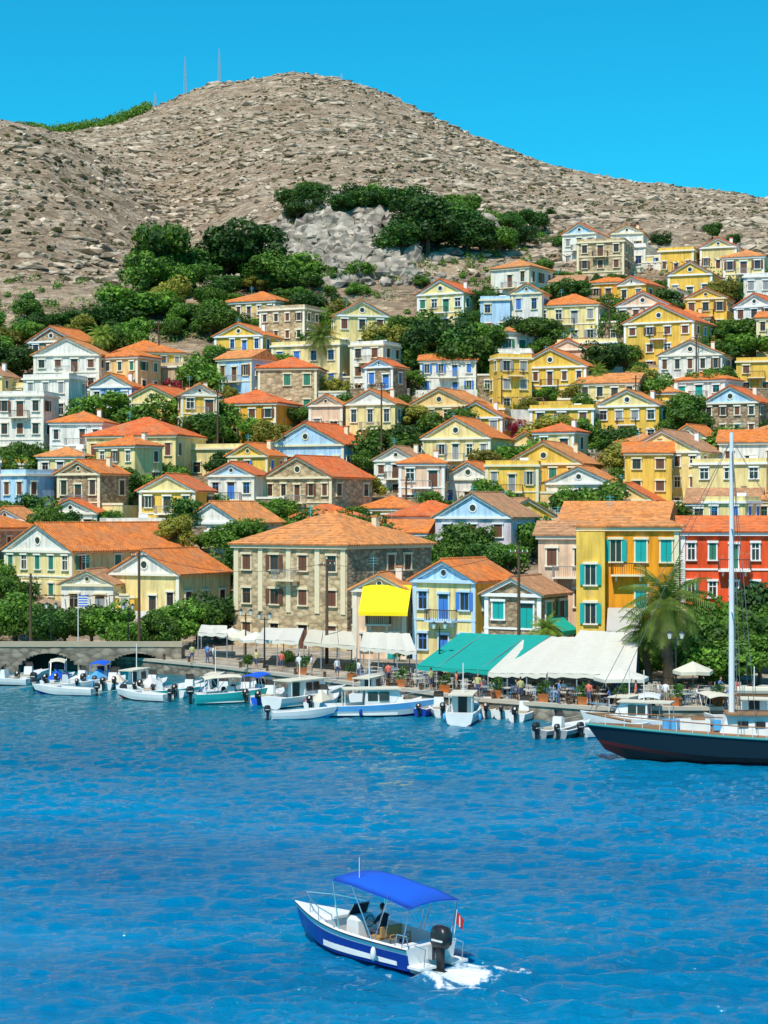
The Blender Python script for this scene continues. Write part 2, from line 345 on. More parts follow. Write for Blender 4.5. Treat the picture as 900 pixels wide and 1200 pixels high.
def house(pxl,pxr,rb,re,th=-20,wall='Y',sh='n',kind='g',k=0.9,Y=None,zb=None,floors=None,bal=None,name=None,roof=None,trim=None,win=None,ped=None,side=None,rise=None,doors=True,found=6,hw=None,terr=None):
    px=(pxl+pxr)/2; rr=random.Random(int(pxl*31+rb*7))
    if Y is None: Y=Yof(px,rb)
    s=F/Y; Wt=(pxr-pxl)/s; t=rad(abs(th)); w=Wt/(math.cos(t)+k*math.sin(t)); d=w*k
    h=(rb-re)/s; z0=CH+(600-rb)*Y/F if zb is None else zb
    if zb is not None: h=CH+(600-re)*Y/F-zb
    yc=Y+(w*math.sin(t)+d*math.cos(t))/2; xc=(px-450)*yc/F
    HS.append((xc,yc,(w+d)/4))
    mb=MB(); wm_=wallm(wall); shm=None if sh is None else plain(SH[sh],0.6,name='shutter_paint')
    tr=plain(trim or rr.choice(TRIM),0.8,name='trim_plaster'); rf=ROOFS[roof if roof is not None else rr.choice([0,0,1,2,2,0,1,3])]()
    side_w=wallm(side) if side else wm_
    if ped is None and kind=='g' and rr.random()<0.3: ped=rr.choice('WWCU')
    mb.box('walls',wm_,-w/2,w/2,-d/2,d/2,-found,h)
    faces=[('f',(0,-d/2,0),(1,0),(0,-1),w,True)]
    faces.append(('r',(w/2,0,0),(0,1),(1,0),d,False)) 
    faces.append(('l',(-w/2,0,0),(0,-1),(-1,0),d,False))
    if side:
        mb.ob('side_wall',side_w,(w/2,0,0),(0,1),(1,0),-d/2,d/2,-found,h-0.01,0.0,0.03)
    nf=floors or max(1,int(round(h/3.5))); fh=h/nf; wsc=rr.uniform(0.30,0.44); wh_=rr.uniform(.42,.54)
    style=rr.random()
    for tag,o,r,n,L,front in faces:
        off=0.035 if (side and tag=='r') else 0
        o=(o[0]+n[0]*off,o[1]+n[1]*off,0)
        nw=max(1,int(round(L/((2.5 if front else 3.1)*rr.uniform(.85,1.35)))))
        if win and front: nw=win
        if front and nw==2 and L>6.5: nw=3
        ww=min(1.1,L/nw*wsc)
        for f in range(nf):
            zz=f*fh
            for i in range(nw):
                a=(i+0.5)*L/nw-L/2
                if f==0 and front and i==nw//2 and doors: window(mb,o,r,n,a,zz+0.02,ww*1.1,min(2.4,fh*0.72),shm,tr,door=True,rr=rr)
                elif f==nf-1 and f>0 and front and i==nw//2 and style<.5: window(mb,o,r,n,a,zz+0.05,ww*1.15,min(2.4,fh*0.72),shm,tr,door=True,rr=rr)
                else:
                    if rr.random()<(0.25 if not front else 0.07): continue
                    window(mb,o,r,n,a,zz+fh*0.27,ww,min(fh*wh_,1.95 if f else 1.5),shm,tr,rr=rr)
            if f>0 and front and style<0.6: mb.ob('string_course',tr,o,r,n,-L/2-0.05,L/2+0.05,zz-0.05,zz+0.13,0,0.1)
        if front:
            if style<0.75:
                for e in (-1,1): mb.ob('pilasters',tr,o,r,n,min(e*L/2,e*(L/2-0.42)),max(e*L/2,e*(L/2-0.42)),-0.3,h-0.33,0,0.075)
            mb.ob('plinth',plain((0.42,0.36,0.28),0.9,name='plinth'),o,r,n,-L/2-0.04,L/2+0.04,-found,-0.3,0,0.1)
        mb.ob('cornice',tr,o,r,n,(-L/2-0.22) if front else -L/2,(L/2+0.22) if front else L/2,h-0.32,h-0.02,0,0.32 if front else 0.24)
    if (bal or (bal is None and nf>=2 and (style<.5 or rr.random()<0.2))):
        balcony(mb,(0,-d/2,0),(1,0),(0,-1),0,fh*(nf-1),min(w*0.45,3.0),plain(SH['y'] if rr.random()<.5 else SH['k'],0.5,name='iron'),tr)
    if terr is None: terr=(zb is None)
    if terr:
        dp=rr.uniform(1.8,3.6); tw_=STONE if rr.random()<.45 else (wm_ if rr.random()<.5 else stucco(COL['W']))
        xa=-w/2-rr.uniform(0,2.2); xb=w/2+rr.uniform(0,2.2)
        mb.box('terrace',tw_,xa,xb,-d/2-dp,-d/2-0.101,-found,-0.32); mb.box('terrace_wall',tw_,xa,xb,-d/2-dp-0.3,-d/2-dp-0.003,-found,rr.uniform(0.3,0.8))
        if rr.random()<.3:
            px_=plain((0.30,0.17,0.08),.8,name='pergola_timber')
            for q in (xa+.3,(xa+xb)/2,xb-.3): mb.tube('pergola',px_,(q,-d/2-dp,-.3),(q,-d/2-dp,2.3),.06)
            for q in range(9): mb.box('pergola',px_,xa+(xb-xa)*q/9+.1,xa+(xb-xa)*q/9+.22,-d/2-dp-.2,-d/2-.35,2.301,2.4)
    if rr.random()<0.4 and terr:
        sgn=rr.choice((-1,1)); aw=w*rr.uniform(0.35,0.6); ah=min(h*0.55,3.6); ax=sgn*(w/2+aw/2)
        mb.box('annexe_walls',wallm(rr.choice('CWAYS')),ax-aw/2+0.01,ax+aw/2,-d/2+0.5,d/2-0.6,-found,ah)
        mb.box('annexe_parapet',tr,ax-aw/2+0.02,ax+aw/2+0.1,-d/2+0.4,-d/2+0.6,ah+0.001,ah+0.3)
        window(mb,(ax,-d/2+0.5,0),(1,0),(0,-1),0,0.9,0.8,1.4,shm,tr,rr=rr)
    ov=0.48
    if kind=='g':
        ri=rise or rr.uniform(.22,.29)*w; ri=min(ri,3.4)
        mb.prism('gable_walls',ped and wallm(ped) or wm_,[(-w/2,-d/2,h),(w/2,-d/2,h),(0,-d/2,h+ri)],[(-w/2,d/2,h),(w/2,d/2,h),(0,d/2,h+ri)])
        for e in (-1,1):
            sl=ri/(w/2); x1=e*(w/2+ov); z1=h-sl*ov+0.012; zt=h+ri+0.012
            P=[(x1,-d/2-ov,z1),(0,-d/2-ov,zt),(0,d/2+ov*0.5,zt),(x1,d/2+ov*0.5,z1)]
            mb.prism('roof_tiles',rf,P,[(p[0],p[1],p[2]+0.17) for p in P])
            Q=[(e*(w/2+0.02),-d/2,h-0.0),(0,-d/2,h+ri-0.004),(0,-d/2-0.3,h+ri-0.004),(e*(w/2+0.02),-d/2-0.3,h-0.0)]
            mb.prism('raking_cornice',tr,[(q[0],q[1],q[2]-0.30+0.0) for q in Q],[(q[0],q[1],q[2]-0.001) for q in Q])
        mb.tube('roof_ridge',rf,(0,-d/2-ov,h+ri+0.17),(0,d/2+ov*.5,h+ri+0.17),0.13)
        zc=h+ri*0.36; rr2=min(0.42,ri*0.17)
        if rr.random()<0.7:
            ring=[(rr2*math.cos(q),rr2*math.sin(q)) for q in [i*math.pi/5 for i in range(10)]]
            mb.prism('pediment_oculus',glassm(),[(a,-d/2-0.001,zc+c_) for a,c_ in ring],[(a,-d/2-0.03,zc+c_) for a,c_ in ring])
            ro=[(a*1.35,c_*1.35) for a,c_ in ring]
            for i in range(10):
                j=(i+1)%10
                mb.prism('oculus_surround',tr,[(ring[i][0],-d/2,zc+ring[i][1]),(ring[j][0],-d/2,zc+ring[j][1]),(ro[j][0],-d/2,zc+ro[j][1]),(ro[i][0],-d/2,zc+ro[i][1])],
                  [(ring[i][0],-d/2-0.1,zc+ring[i][1]),(ring[j][0],-d/2-0.1,zc+ring[j][1]),(ro[j][0],-d/2-0.1,zc+ro[j][1]),(ro[i][0],-d/2-0.1,zc+ro[i][1])])
    elif kind in('h','s'):
        ri=rise or (0.22*min(w,d)); x0,y0=w/2+ov,d/2+ov
        if kind=='h':
            if w>=d: rg=[(-(w-d)/2-0.01,0),((w-d)/2+0.01,0)]
            else: rg=[(0,-(d-w)/2),(0,(d-w)/2)]
        else: rg=[(-x0,0),(x0,0)]
        B4=[(-x0,-y0,h),(x0,-y0,h),(x0,y0,h),(-x0,y0,h)]
        Tp=[(rg[0][0],rg[0][1],h+ri),(rg[1][0],rg[1][1],h+ri)]
        V=B4+[(p[0],p[1],p[2]+0.16) for p in B4]+[(p[0],p[1],p[2]+0.16) for p in Tp]
        if w>=d or kind=='s': fs=[(0,1,5,4),(1,2,6,5),(2,3,7,6),(3,0,4,7),(4,5,9,8),(5,6,9),(6,7,8,9),(7,4,8),(3,2,1,0)]
        else: fs=[(0,1,5,4),(1,2,6,5),(2,3,7,6),(3,0,4,7),(4,5,8),(5,6,9,8),(6,7,9),(7,4,8,9),(3,2,1,0)]
        mb.poly('roof_tiles',rf,V,fs)
        mb.tube('roof_ridge',rf,(V[8][0],V[8][1],V[8][2]),(V[9][0],V[9][1],V[9][2]),0.13)
    else:
        for (o,r,n,L) in (((0,-d/2,h),(1,0),(0,-1),w),((0,d/2,h),(1,0),(0,1),w)): mb.ob('parapet',wm_,o,r,n,-L/2,L/2,0.001,0.55,-0.25,0)
        for e in (-1,1): mb.ob('parapet',wm_,(e*w/2,0,h),(0,1),(e,0),-d/2+0.25,d/2-0.25,0.001,0.55,-0.25,0)
        if rr.random()<0.6:
            cx=w*0.2; mb.tube('water_tank',WHITE,(cx-0.6,0.5,h+0.65),(cx+0.6,0.5,h+0.65),0.35,n=10); mb.box('tank_stand',WHITE,cx-0.5,cx+0.5,0.2,0.8,h+0.001,h+0.3)
    if kind!='f' and rr.random()<0.5:
        cx=w*0.25; mb.box('chimney',tr,cx-0.3,cx+0.3,d*0.15,d*0.15+0.6,h,h+ri*0.5+1.3); mb.box('chimney_cap',rf,cx-0.38,cx+0.38,d*0.15-0.08,d*0.15+0.68,h+ri*0.5+1.301,h+ri*0.5+1.42)
    if kind!='f' and rr.random()<0.4:
        cx=-w*.2; zt=h+ri*.6; mb.tube('tv_aerial',CHROME,(cx,0,zt),(cx,0,zt+2.2),.03,n=4)
        for q in (1.5,1.75,2.0): mb.tube('tv_aerial',CHROME,(cx-.4,0,zt+q),(cx+.4,0,zt+q),.02,n=4)
    nm=name or {'S':'stone_house','Q':'stone_house','Y':'yellow_house','C':'cream_house','W':'white_house','P':'pink_house','O':'orange_house','L':'ochre_house','T':'tan_house','R':'red_house','B':'blue_house','V':'lilac_house','A':'apricot_house','U':'pale_blue_house'}[wall]
    e=mb.build(nm,(xc,yc,z0),rad(th)); e['w']=w; e['d']=d; e['h']=h; return e
HL=[
(658,712,312,272,-25,'W','y','g'),(706,768,316,288,-20,'W','b','f'),(714,760,298,272,-15,'W','n','g'),(770,822,322,292,-20,'Y','n','f'),(818,872,318,288,-20,'C','n','g'),
(780,846,350,320,-20,'Y','y','g'),(845,905,340,300,-20,'C','n','h'),(868,930,368,322,-15,'W','y','f'),
(262,352,394,352,-25,'A','n','h'),(488,568,388,342,-28,'C','g','g'),(562,602,394,350,-10,'U','b','f'),(598,645,396,342,-20,'W','b','g'),(625,720,402,356,-20,'C','y','h'),
(720,800,402,356,-22,'P','n','g'),(770,840,402,372,-15,'Y','n','h'),(800,862,390,348,-20,'Y','n','g'),(636,690,350,330,-15,'A','n','s'),(690,745,352,330,-20,'L','n','h'),
(35,118,440,398,-25,'S','n','g'),(122,218,452,412,18,'Y','y','h'),(168,246,464,428,-20,'T','n','f'),(252,330,436,392,-20,'Y','b','g'),(318,430,455,402,-22,'C','b','f'),
(600,712,474,428,-22,'Y','n','g'),(650,735,434,400,-15,'C','n','f'),(728,842,436,375,-28,'Y','n','g'),(768,862,460,414,-20,'W','n','g'),(860,915,462,422,-15,'Y','n','f'),(640,700,440,408,-18,'P','n','g'),
(108,168,502,452,-12,'B','w','g'),(140,250,512,470,-20,'Y','b','g'),(250,352,518,472,-20,'L','n','h'),(362,410,512,474,-12,'P','y','g'),(405,480,532,472,-18,'C','y','g'),
(475,585,520,474,-26,'A','y','g'),(525,602,530,488,-15,'Y','y','g'),(618,706,530,478,-12,'Y','n','f'),(695,792,520,474,-22,'Y','y','g'),(820,910,512,470,-28,'S','n','g'),
(0,66,542,462,-10,'W','n','f'),(30,100,518,442,-15,'W','y','f'),(-40,20,480,440,-15,'C','n','g'),
(105,240,574,510,-15,'C','n','h'),(220,316,564,524,-15,'C','n','f'),(313,442,556,520,-24,'U','b','g'),(438,506,584,538,-20,'W','n','g'),(492,602,566,512,-22,'C','y','g'),(590,650,545,520,-15,'A','n','g'),
(68,150,624,554,-28,'S','k','g'),(165,250,630,574,-15,'Y','k','g'),(245,314,616,556,-15,'W','b','g'),(308,438,620,558,-32,'Q','n','g'),(515,600,596,560,-20,'W','b','g'),(590,708,596,542,-22,'Y','g','g'),
(636,738,606,565,-20,'W','w','g'),(728,852,602,528,-28,'C','n','g'),(838,925,590,518,-15,'W','n','s'),(-20,58,606,580,-15,'L','n','s'),(-15,48,652,608,-15,'Y','n','g'),(55,135,630,600,-15,'W','n','g'),
(420,500,622,596,-15,'Y','n','h'),(470,530,622,605,-15,'U','b','g'),(650,800,655,614,-15,'C','n','s'),(700,780,620,585,-20,'A','n','g'),
(75,150,722,684,-12,'W','y','g'),(130,270,724,672,-28,'C','k','g',1.1),
(508,634,672,605,-26,'V','n','g'),(430,515,655,625,-15,'W','n','s'),(800,900,640,590,-15,'T','n','s'),
(0,60,470,452,-10,'C','n','f'),(345,400,580,550,-15,'W','n','g'),(545,600,505,478,-15,'Y','n','f'),(60,110,560,530,-15,'W','n','f'),(560,630,440,412,-10,'W','b','f'),
(930,1010,600,530,-20,'Y','n','g'),(930,1010,500,455,-20,'C','n','g'),(-110,-30,560,510,-20,'Y','b','g'),(-120,-40,640,600,-20,'C','n','g'),(925,990,420,380,-20,'W','b','g'),(-100,-50,450,410,-20,'Y','n','h'),
]
for t_ in HL:
    kk=t_[8] if len(t_)>8 else 0.9
    house(*t_[:8],k=kk)
house(8,228,708,645,-38,'C','g','g',k=1.7,roof=0,floors=2,terr=False,ped='W')
# front line
def front_extra(e,mb):
    e2=mb.build('tmp'); 
    for c_ in list(e2.children): c_.parent=e
    bpy.data.objects.remove(e2)
def awning(mb,o,r,n,a0,a1,z,out,drop,mat,name='awning'):
    P=[]
    for (a,dd,zz) in ((a0,0.1,z),(a1,0.1,z),(a1,out,z-drop),(a0,out,z-drop)): P.append((o[0]+r[0]*a+n[0]*dd,o[1]+r[1]*a+n[1]*dd,o[2]+zz))
    mb.prism(name,mat,P,[(p[0],p[1],p[2]+0.05) for p in P])
    E=[P[3],P[2],(P[2][0]+n[0]*.03,P[2][1]+n[1]*.03,P[2][2]),(P[3][0]+n[0]*.03,P[3][1]+n[1]*.03,P[3][2])]
    mb.prism(name+'_valance',mat,E,[(q[0],q[1],q[2]-0.35) for q in E])
yl=plain((0.97,0.74,0.0),0.8,name='yellow_canvas'); CWH=plain((.68,.64,.55),.85,name='white_canvas'); TQC=plain((0.0,.34,.28),.8,name='turquoise_canvas')
e=house(268,512,765,640,-38,'Q','n','h',k=0.92,Y=186,zb=1.2,floors=3,bal=True,name='stone_mansion',roof=1,trim=(0.80,0.67,0.45),side='S',rise=3.2,win=4)
w,d,hh_=e['w'],e['d'],e['h']; mb=MB(); tq=plain((0.80,0.67,0.45),.8,name='trim_plaster')
for a in (-w/2+.45,-w/4,0,w/4,w/2-.45): mb.ob('giant_pilasters',tq,(0,-d/2,0),(1,0),(0,-1),a-.3,a+.3,hh_/3+.14,hh_-.34,0,.12)
for q in (-d*.25,d*.22): balcony(mb,(w/2+.04,0,0),(0,1),(1,0),q,hh_/3,2.2,plain(SH['k'],.5),tq)
front_extra(e,mb)
e=house(413,487,765,690,-12,'P','t','g',k=0.8,Y=176,zb=1.2,floors=2,bal=True,name='pink_balcony_house',trim=(0.8,0.72,0.6),roof=1,ped='P')
w,d=e['w'],e['d']; mb=MB(); awning(mb,(0,-d/2,0),(1,0),(0,-1),-w*0.30,w*0.6,6.9,2.0,2.4,yl); front_extra(e,mb)
e=house(482,606,765,680,-34,'C','b','g',k=1.05,Y=172,zb=1.2,floors=2,bal=True,name='blue_pediment_house',trim=(0.50,0.68,0.84),roof=0,side='Y',ped='U',win=2)
w,d=e['w'],e['d']; mb=MB(); awning(mb,(w/2+.04,0,0),(0,1),(1,0),-d*.3,d*.1,6.0,1.6,1.2,plain((0.0,0.42,0.33),.8)); front_extra(e,mb)
e=house(566,668,768,696,-30,'S','t','g',k=1.0,Y=168,zb=1.2,floors=2,bal=False,name='stone_cottage',roof=3,ped='S')
w,d=e['w'],e['d']; mb=MB(); awning(mb,(w/2,0,0),(0,1),(1,0),-d*.4,d*.2,4.3,1.8,1.2,plain((0.0,0.42,0.33),.8)); front_extra(e,mb)
e=house(628,705,765,628,-12,'P','n','s',k=1.0,Y=176,zb=1.2,floors=3,bal=True,name='pink_townhouse',roof=3)
e=house(674,802,770,618,-10,'O','t','h',k=0.6,Y=165,zb=1.2,floors=3,bal=True,name='orange_townhouse',roof=1,win=4)
w,d=e['w'],e['d']; mb=MB(); mb.ob('yellow_wing_wall',stucco(COL['Y']),(0,-d/2,0),(1,0),(0,-1),-w/2-0.1,-w/2+2.4,-1,e['h']-0.4,0.0,1.2)
for z_ in (7.4,4.0): window(mb,(0,-d/2-1.2,0),(1,0),(0,-1),-w/2+1.15,z_,0.9,1.8,plain(SH['t'],0.6,name='shutter_paint'),plain(TRIM[0],0.8),rr=R)
awning(mb,(0,-d/2-0.1,0),(1,0),(0,-1),-w/2+2.6,-w/2+5.6,5.3,2.0,1.9,plain((0.50,0.46,0.41),0.9)); front_extra(e,mb)
e=house(792,925,712,624,-8,'R','g','s',k=0.6,Y=178,floors=2,bal=True,name='red_townhouse',roof=2,found=8,win=5,terr=False)
# infill houses
TZ=[(440,600,300,450),(-50,262,300,450),(262,440,300,402),(805,900,378,412),(330,640,0,345)]
ri_=random.Random(78); cnt=0
for _ in range(9000):
    px=ri_.uniform(-40,945); row=ri_.uniform(335,690)
    if any(a<px<b_ and c_<row<d_ for a,b_,c_,d_ in TZ): continue
    if row<345 and px<700: continue
    Y=Yof(px,row); w_=ri_.uniform(5.5,12); yc=Y+w_*.6; xc=(px-450)*yc/F
    if any((xc-a)**2+(1.15*(yc-b_))**2<((w_*0.5+c_)*1.0)**2 for a,b_,c_ in HS): continue
    pw=w_*F/Y*1.2; hh=ri_.choice([3.8,5.6,6.8,7.6,9.0])*F/Y
    house(px-pw/2,px+pw/2,row,row-hh,ri_.choice([-34,-26,-18,-8,14]),ri_.choice('YYYCCCAALWWWWPSUQ'),ri_.choice('nnnyykgbt'),ri_.choice('gghhsf'),k=ri_.uniform(.7,1.3)); cnt+=1
    if cnt>54: break
print('infill',cnt)
# ---------------------------------------------------------------- trees
def leaves(V,Fc,centers,count,size,rr,flat=0.85):
    for (c0,r) in centers:
        d=rr.normal(size=(count,3)); d/=np.linalg.norm(d,axis=1)[:,None]
        p=np.array(c0)+d*np.array([r,r,r*flat])*(0.6+0.5*rr.random((count,1))**0.6)
        nrm=d+rr.normal(size=(count,3))*0.6; nrm/=np.linalg.norm(nrm,axis=1)[:,None]
        a=np.cross(nrm,rr.normal(size=(count,3))); a/=np.linalg.norm(a,axis=1)[:,None]; b_=np.cross(nrm,a)
        s=size*(0.6+0.8*rr.random((count,1)))
        for q in zip(p-a*s,p-b_*s*0.6,p+a*s,p+b_*s*0.6):
            o=len(V); V.extend([tuple(x) for x in q]); Fc.append((o,o+1,o+2,o+3))
def treemesh(seed,leaf,H=7.0,spread=1.0,nb=17,cnt=240,size=0.20):
    rr=np.random.default_rng(seed); mb=MB(); cs=[]
    for i in range(nb):
        t=rr.random()*6.28; q=math.sqrt(rr.random())*2.2*spread; z=H*0.30+ rr.random()*H*0.52*(1-0.30*q/2.2/spread)
        cs.append(((q*math.cos(t),q*math.sin(t),z),0.7+0.8*rr.random()))
    mb.tube('t',BARK,(0,0,-1.5),(0.1,0.05,H*0.32),0.26,0.17,8)
    for c0,r in cs[:9]: 
        m_=(c0[0]*0.4+0.1,c0[1]*0.4,H*0.32+(c0[2]-H*0.32)*0.55); mb.tube('t',BARK,(0.1,0.05,H*0.22),m_,0.13,0.08,5); mb.tube('t',BARK,m_,c0,0.08,0.03,5)
    V,Fc,_=mb.p['t']; V=list(V); Fc=list(Fc); nt_=len(Fc); leaves(V,Fc,cs,cnt,size,rr)
    me=bpy.data.meshes.new('tree_mesh'); me.from_pydata(V,[],Fc); me.materials.append(BARK); me.materials.append(leaf)
    me.polygons.foreach_set('material_index',[0]*nt_+[1]*(len(Fc)-nt_)); me.update(); return me
TM={'g':[treemesh(i,GREEN) for i in range(4)],'d':[treemesh(i+9,DARKG,nb=20) for i in range(3)],'o':[treemesh(i+20,OLIVE,spread=1.2) for i in range(2)],
    'b':[treemesh(i+30,GREEN,H=4.5,spread=1.2,nb=14,size=0.2) for i in range(3)]}
NM={'g':'broadleaf_tree','d':'dark_evergreen_tree','o':'olive_tree','b':'garden_shrub'}
def tree(px,row,hp,kind='g',wf=1.0,Y=None,xyz=None):
    if xyz: x,y,z=xyz
    elif Y is None: x,y,z=place(px,row)
    else: y=Y;x=(px-450)*Y/F; z=max(1.2,ground(x,y))
    me=R.choice(TM[kind]); H=hp*y/F; hm={'b':4.8}.get(kind,6.9)
    o=bpy.data.objects.new(NM[kind],me); sc.collection.objects.link(o); s=H/hm; o.location=(x,y,z-0.1)
    wf*=1.1; o.scale=(s*wf,s*wf,s); o.rotation_euler=(0,0,R.random()*6.28)
for t_ in [(190,345,102,'g',.85),(172,352,70,'g'),(228,340,60,'d',1.2),(212,350,50,'g'),(290,335,92,'d',1.15),(262,335,70,'d',1.1),(315,345,58,'g',1.3),(330,338,45,'g'),(348,262,36,'d',1.3),(370,258,30,'d',1.3),(410,258,38,'d',1.5),(440,255,36,'d',1.3),(475,255,42,'d',1.5),(500,300,82,'d',1.2),
 (470,302,48,'d',1.3),(485,280,60,'d',1.2),(530,295,64,'d',1.2),(548,300,50,'d',1.3),(565,300,50,'d',1.4),(585,300,40,'g',1.3),(425,328,26,'b',1),(615,292,32,'d'),(645,256,14,'d'),(660,295,30,'d'),(775,292,24,'d',1.2),(835,282,26,'g'),(860,290,20,'d'),
 (80,390,30,'d',1.3),(95,390,34,'d',1.4),(125,390,40,'d',1.5),(150,386,40,'d',1.4),(198,372,54,'o',1.1),(245,366,36,'g',1.2),(238,392,34,'g'),(180,374,32,'o'),(205,395,30,'g'),(455,428,56,'o',1.2),(475,420,46,'o'),(440,425,40,'o'),(512,444,80,'d',1.05),(530,446,66,'d',1.1),(548,450,70,'g',1.2),(495,445,50,'g'),(565,445,40,'d'),
 (615,405,42,'d',1.3),(632,422,28,'g',1.4),(480,460,32,'g',1.3),(15,450,55,'d',1.1),(0,430,45,'g'),(-15,450,50,'d'),(15,582,62,'g',1.1),(0,585,50,'g'),(52,587,44,'d'),(430,562,42,'g'),(482,528,24,'g',1.4),(770,507,38,'g',1.1),(802,502,48,'g',1.2),(790,506,36,'d'),
 (850,412,36,'g',1.5),(870,410,44,'g',1.5),(895,407,42,'d',1.4),(830,472,46,'g',1.2),(848,458,36,'g',1.1),(690,478,24,'g',1.3),(740,352,24,'g',1.5),(770,348,24,'g',1.2),(640,318,16,'b'),(25,647,32,'g'),(5,652,34,'g'),(250,647,28,'g',1.4),(235,650,26,'g'),
 (355,502,30,'g'),(580,412,26,'b'),(300,612,24,'b'),(720,340,24,'g',1.2),(700,338,20,'d'),(235,522,22,'b'),(640,472,20,'b'),(80,592,30,'g'),(812,422,26,'b'),
 (18,755,70,'g',1.2),(40,758,64,'g',1.2),(55,762,58,'d'),(75,760,54,'g',1.2),(-2,758,66,'g'),(108,760,64,'g',1.1),(128,762,66,'g',1),(150,764,45,'g'),(190,762,54,'g'),(205,760,66,'g',1.1),(232,757,66,'g',1),(252,754,70,'d',1.1),(180,762,40,'b'),
 (-20,752,70,'g'),(-50,760,65,'d'),(337,782,26,'g',.7),(468,775,26,'g',.7),(290,785,24,'g',.6)]:
    tree(*t_)
for t_ in [(830,0,80,'g',1,160),(850,0,105,'g',1,162),(880,0,120,'d',1,164),(905,0,100,'g',1,160),(925,0,100,'g',1,160),(865,0,80,'g',1.1,154),(820,0,65,'b',1,152),(890,0,75,'g',1,150),(845,0,60,'b',1.2,149),(760,0,60,'b',1,157),(745,0,45,'b',1,156)]: tree(*t_[:5],Y=t_[5])
def clear(x,y,m=0.5): return not any((x-a)**2+(y-b_)**2<(c_*1.15+m)**2 for a,b_,c_ in HS)
ri_=random.Random(5); c_n=0
for _ in range(8000):
    px=ri_.uniform(-60,960); row=ri_.uniform(335,720)
    if row<372 and px<600: continue
    x,y,z=place(px,row)
    if not clear(x,y,0.3): continue
    tree(0,0,ri_.uniform(3.2,7.8)*F/y,ri_.choice('ggggddobb'),ri_.uniform(.85,1.3),xyz=(x,y,z)); c_n+=1
    if c_n>270: break
for _ in range(34):
    px=ri_.choice([ri_.gauss(510,38),ri_.gauss(420,50),ri_.gauss(570,40)]); row=ri_.uniform(250,300) if px>480 else ri_.uniform(240,252); tree(px,row,ri_.uniform(18,38),'d' if ri_.random()<.65 else 'g',1.3)
for _ in range(30): tree(ri_.uniform(160,400),ri_.uniform(325,398),ri_.uniform(16,36),ri_.choice('gdbo'),1.25)
for _ in range(14): tree(ri_.uniform(30,160),ri_.uniform(386,410),ri_.uniform(16,30),ri_.choice('gd'),1.3)
for _ in range(22): tree(ri_.uniform(330,720),ri_.uniform(325,348),ri_.uniform(8,18),ri_.choice('gdb'),1.3)
def palm(px,row,hp,cr,Y=None,seed=1,trunk_r=0.3):
    rr=random.Random(seed)
    if Y is None: x,y,z=place(px,row)
    else: y=Y;x=(px-450)*Y/F;z=1.2
    H=hp*y/F; L=cr*y/F; mb=MB(); pts=[(0.15*math.sin(k),0,H*k/8-0.3*(k==0)) for k in range(9)]
    for i in range(8): mb.tube('trunk',BARK,pts[i],pts[i+1],trunk_r*(1.15 if i%2 else 0.95),trunk_r*0.95,9)
    pm=leafmat((0.09,0.18,0.02),(0.30,0.40,0.05),'palm_fronds')
    for i in range(46):
        t=i*2.4+rr.random()*0.3; el=1.35-2.1*(i/46)+rr.uniform(-.1,.1); P=Vector((0,0,H)); d=Vector((math.cos(t)*math.cos(el),math.sin(t)*math.cos(el),math.sin(el))); n_=12
        for k in range(n_):
            P2=P+d*L/n_; mb.tube('fronds',pm,P,P2,0.03,0.02,3); sd=d.cross(Vector((0,0,1))).normalized()
            ll=L*0.27*math.sin(math.pi*min(0.97,(k+1.6)/(n_+1.5)))
            for s_ in (-1,1):
                for q in (0,0.5):
                    b0=P+(P2-P)*q; tip=b0+sd*s_*ll+d*ll*0.45-Vector((0,0,ll*0.45)); w_=d*L*0.014
                    mb.poly('fronds',pm,[b0-w_,b0+w_,tip],[(0,1,2)])
            P=P2; d=(d+Vector((0,0,-0.13))).normalized()
    mb.build('palm_tree',(x,y,z))
palm(782,0,98,66,Y=148,seed=2,trunk_r=0.45); palm(118,440,44,20,seed=3); palm(377,450,52,26,seed=4); palm(758,0,62,40,Y=150,seed=9,trunk_r=0.3); palm(640,0,44,26,Y=166,seed=12,trunk_r=.25); palm(700,470,34,16,seed=14,trunk_r=.25)
# rocks and scrub
def scatter(name,items,mat,jit=0.35,sub=1,seed=3,smooth=False,xs=1.0):
    import bmesh
    bm=bmesh.new(); bmesh.ops.create_icosphere(bm,subdivisions=sub,radius=1); bv=np.array([v.co[:] for v in bm.verts]); bf=[[v.index for v in f.verts] for f in bm.faces]; bm.free()
    rr=np.random.default_rng(seed); V=[];Fc=[]
    for (x,y,z,r,fz) in items:
        p=bv*(1+rr.normal(size=(len(bv),1))*jit)*np.array([xs*r*(0.7+0.6*rr.random()),r*(0.7+0.6*rr.random()),r*fz]); o=len(V)
        V.extend([(a+x,b2+y,c2+z) for a,b2,c2 in p]); Fc.extend([tuple(i+o for i in f) for f in bf])
    return meshobj(name,V,Fc,[mat],smooth=smooth)
rockm=stone((0.27,0.225,0.18),(0.58,0.50,0.41),0.45,'limestone'); rockm2=stone((0.34,0.24,0.155),(0.70,0.57,0.43),0.3,'hill_stone')
it=[]
while len(it)<1100:
    px=R.gauss(412,52); y=R.uniform(362,425); x=(px-450)*y/F; it.append((x,y,ground(x,y)+0.2,R.random()**2.5*2.3+0.35,R.uniform(0.6,1.3)))
scatter('limestone_outcrop',it,rockm,0.18,2)
it=[]
for _ in range(14000):
    u=R.uniform(-0.27,0.27); y=R.uniform(368,860); x=u*y; 
    if noise.noise((x*0.02,y*0.02,9))<-0.25: continue
    it.append((x,y,ground(x,y)+0.0,R.random()**2.2*1.5+0.2,R.uniform(0.35,0.6)))
scatter('hillside_boulders',it,rockm2,0.25,1,4)
it=[]
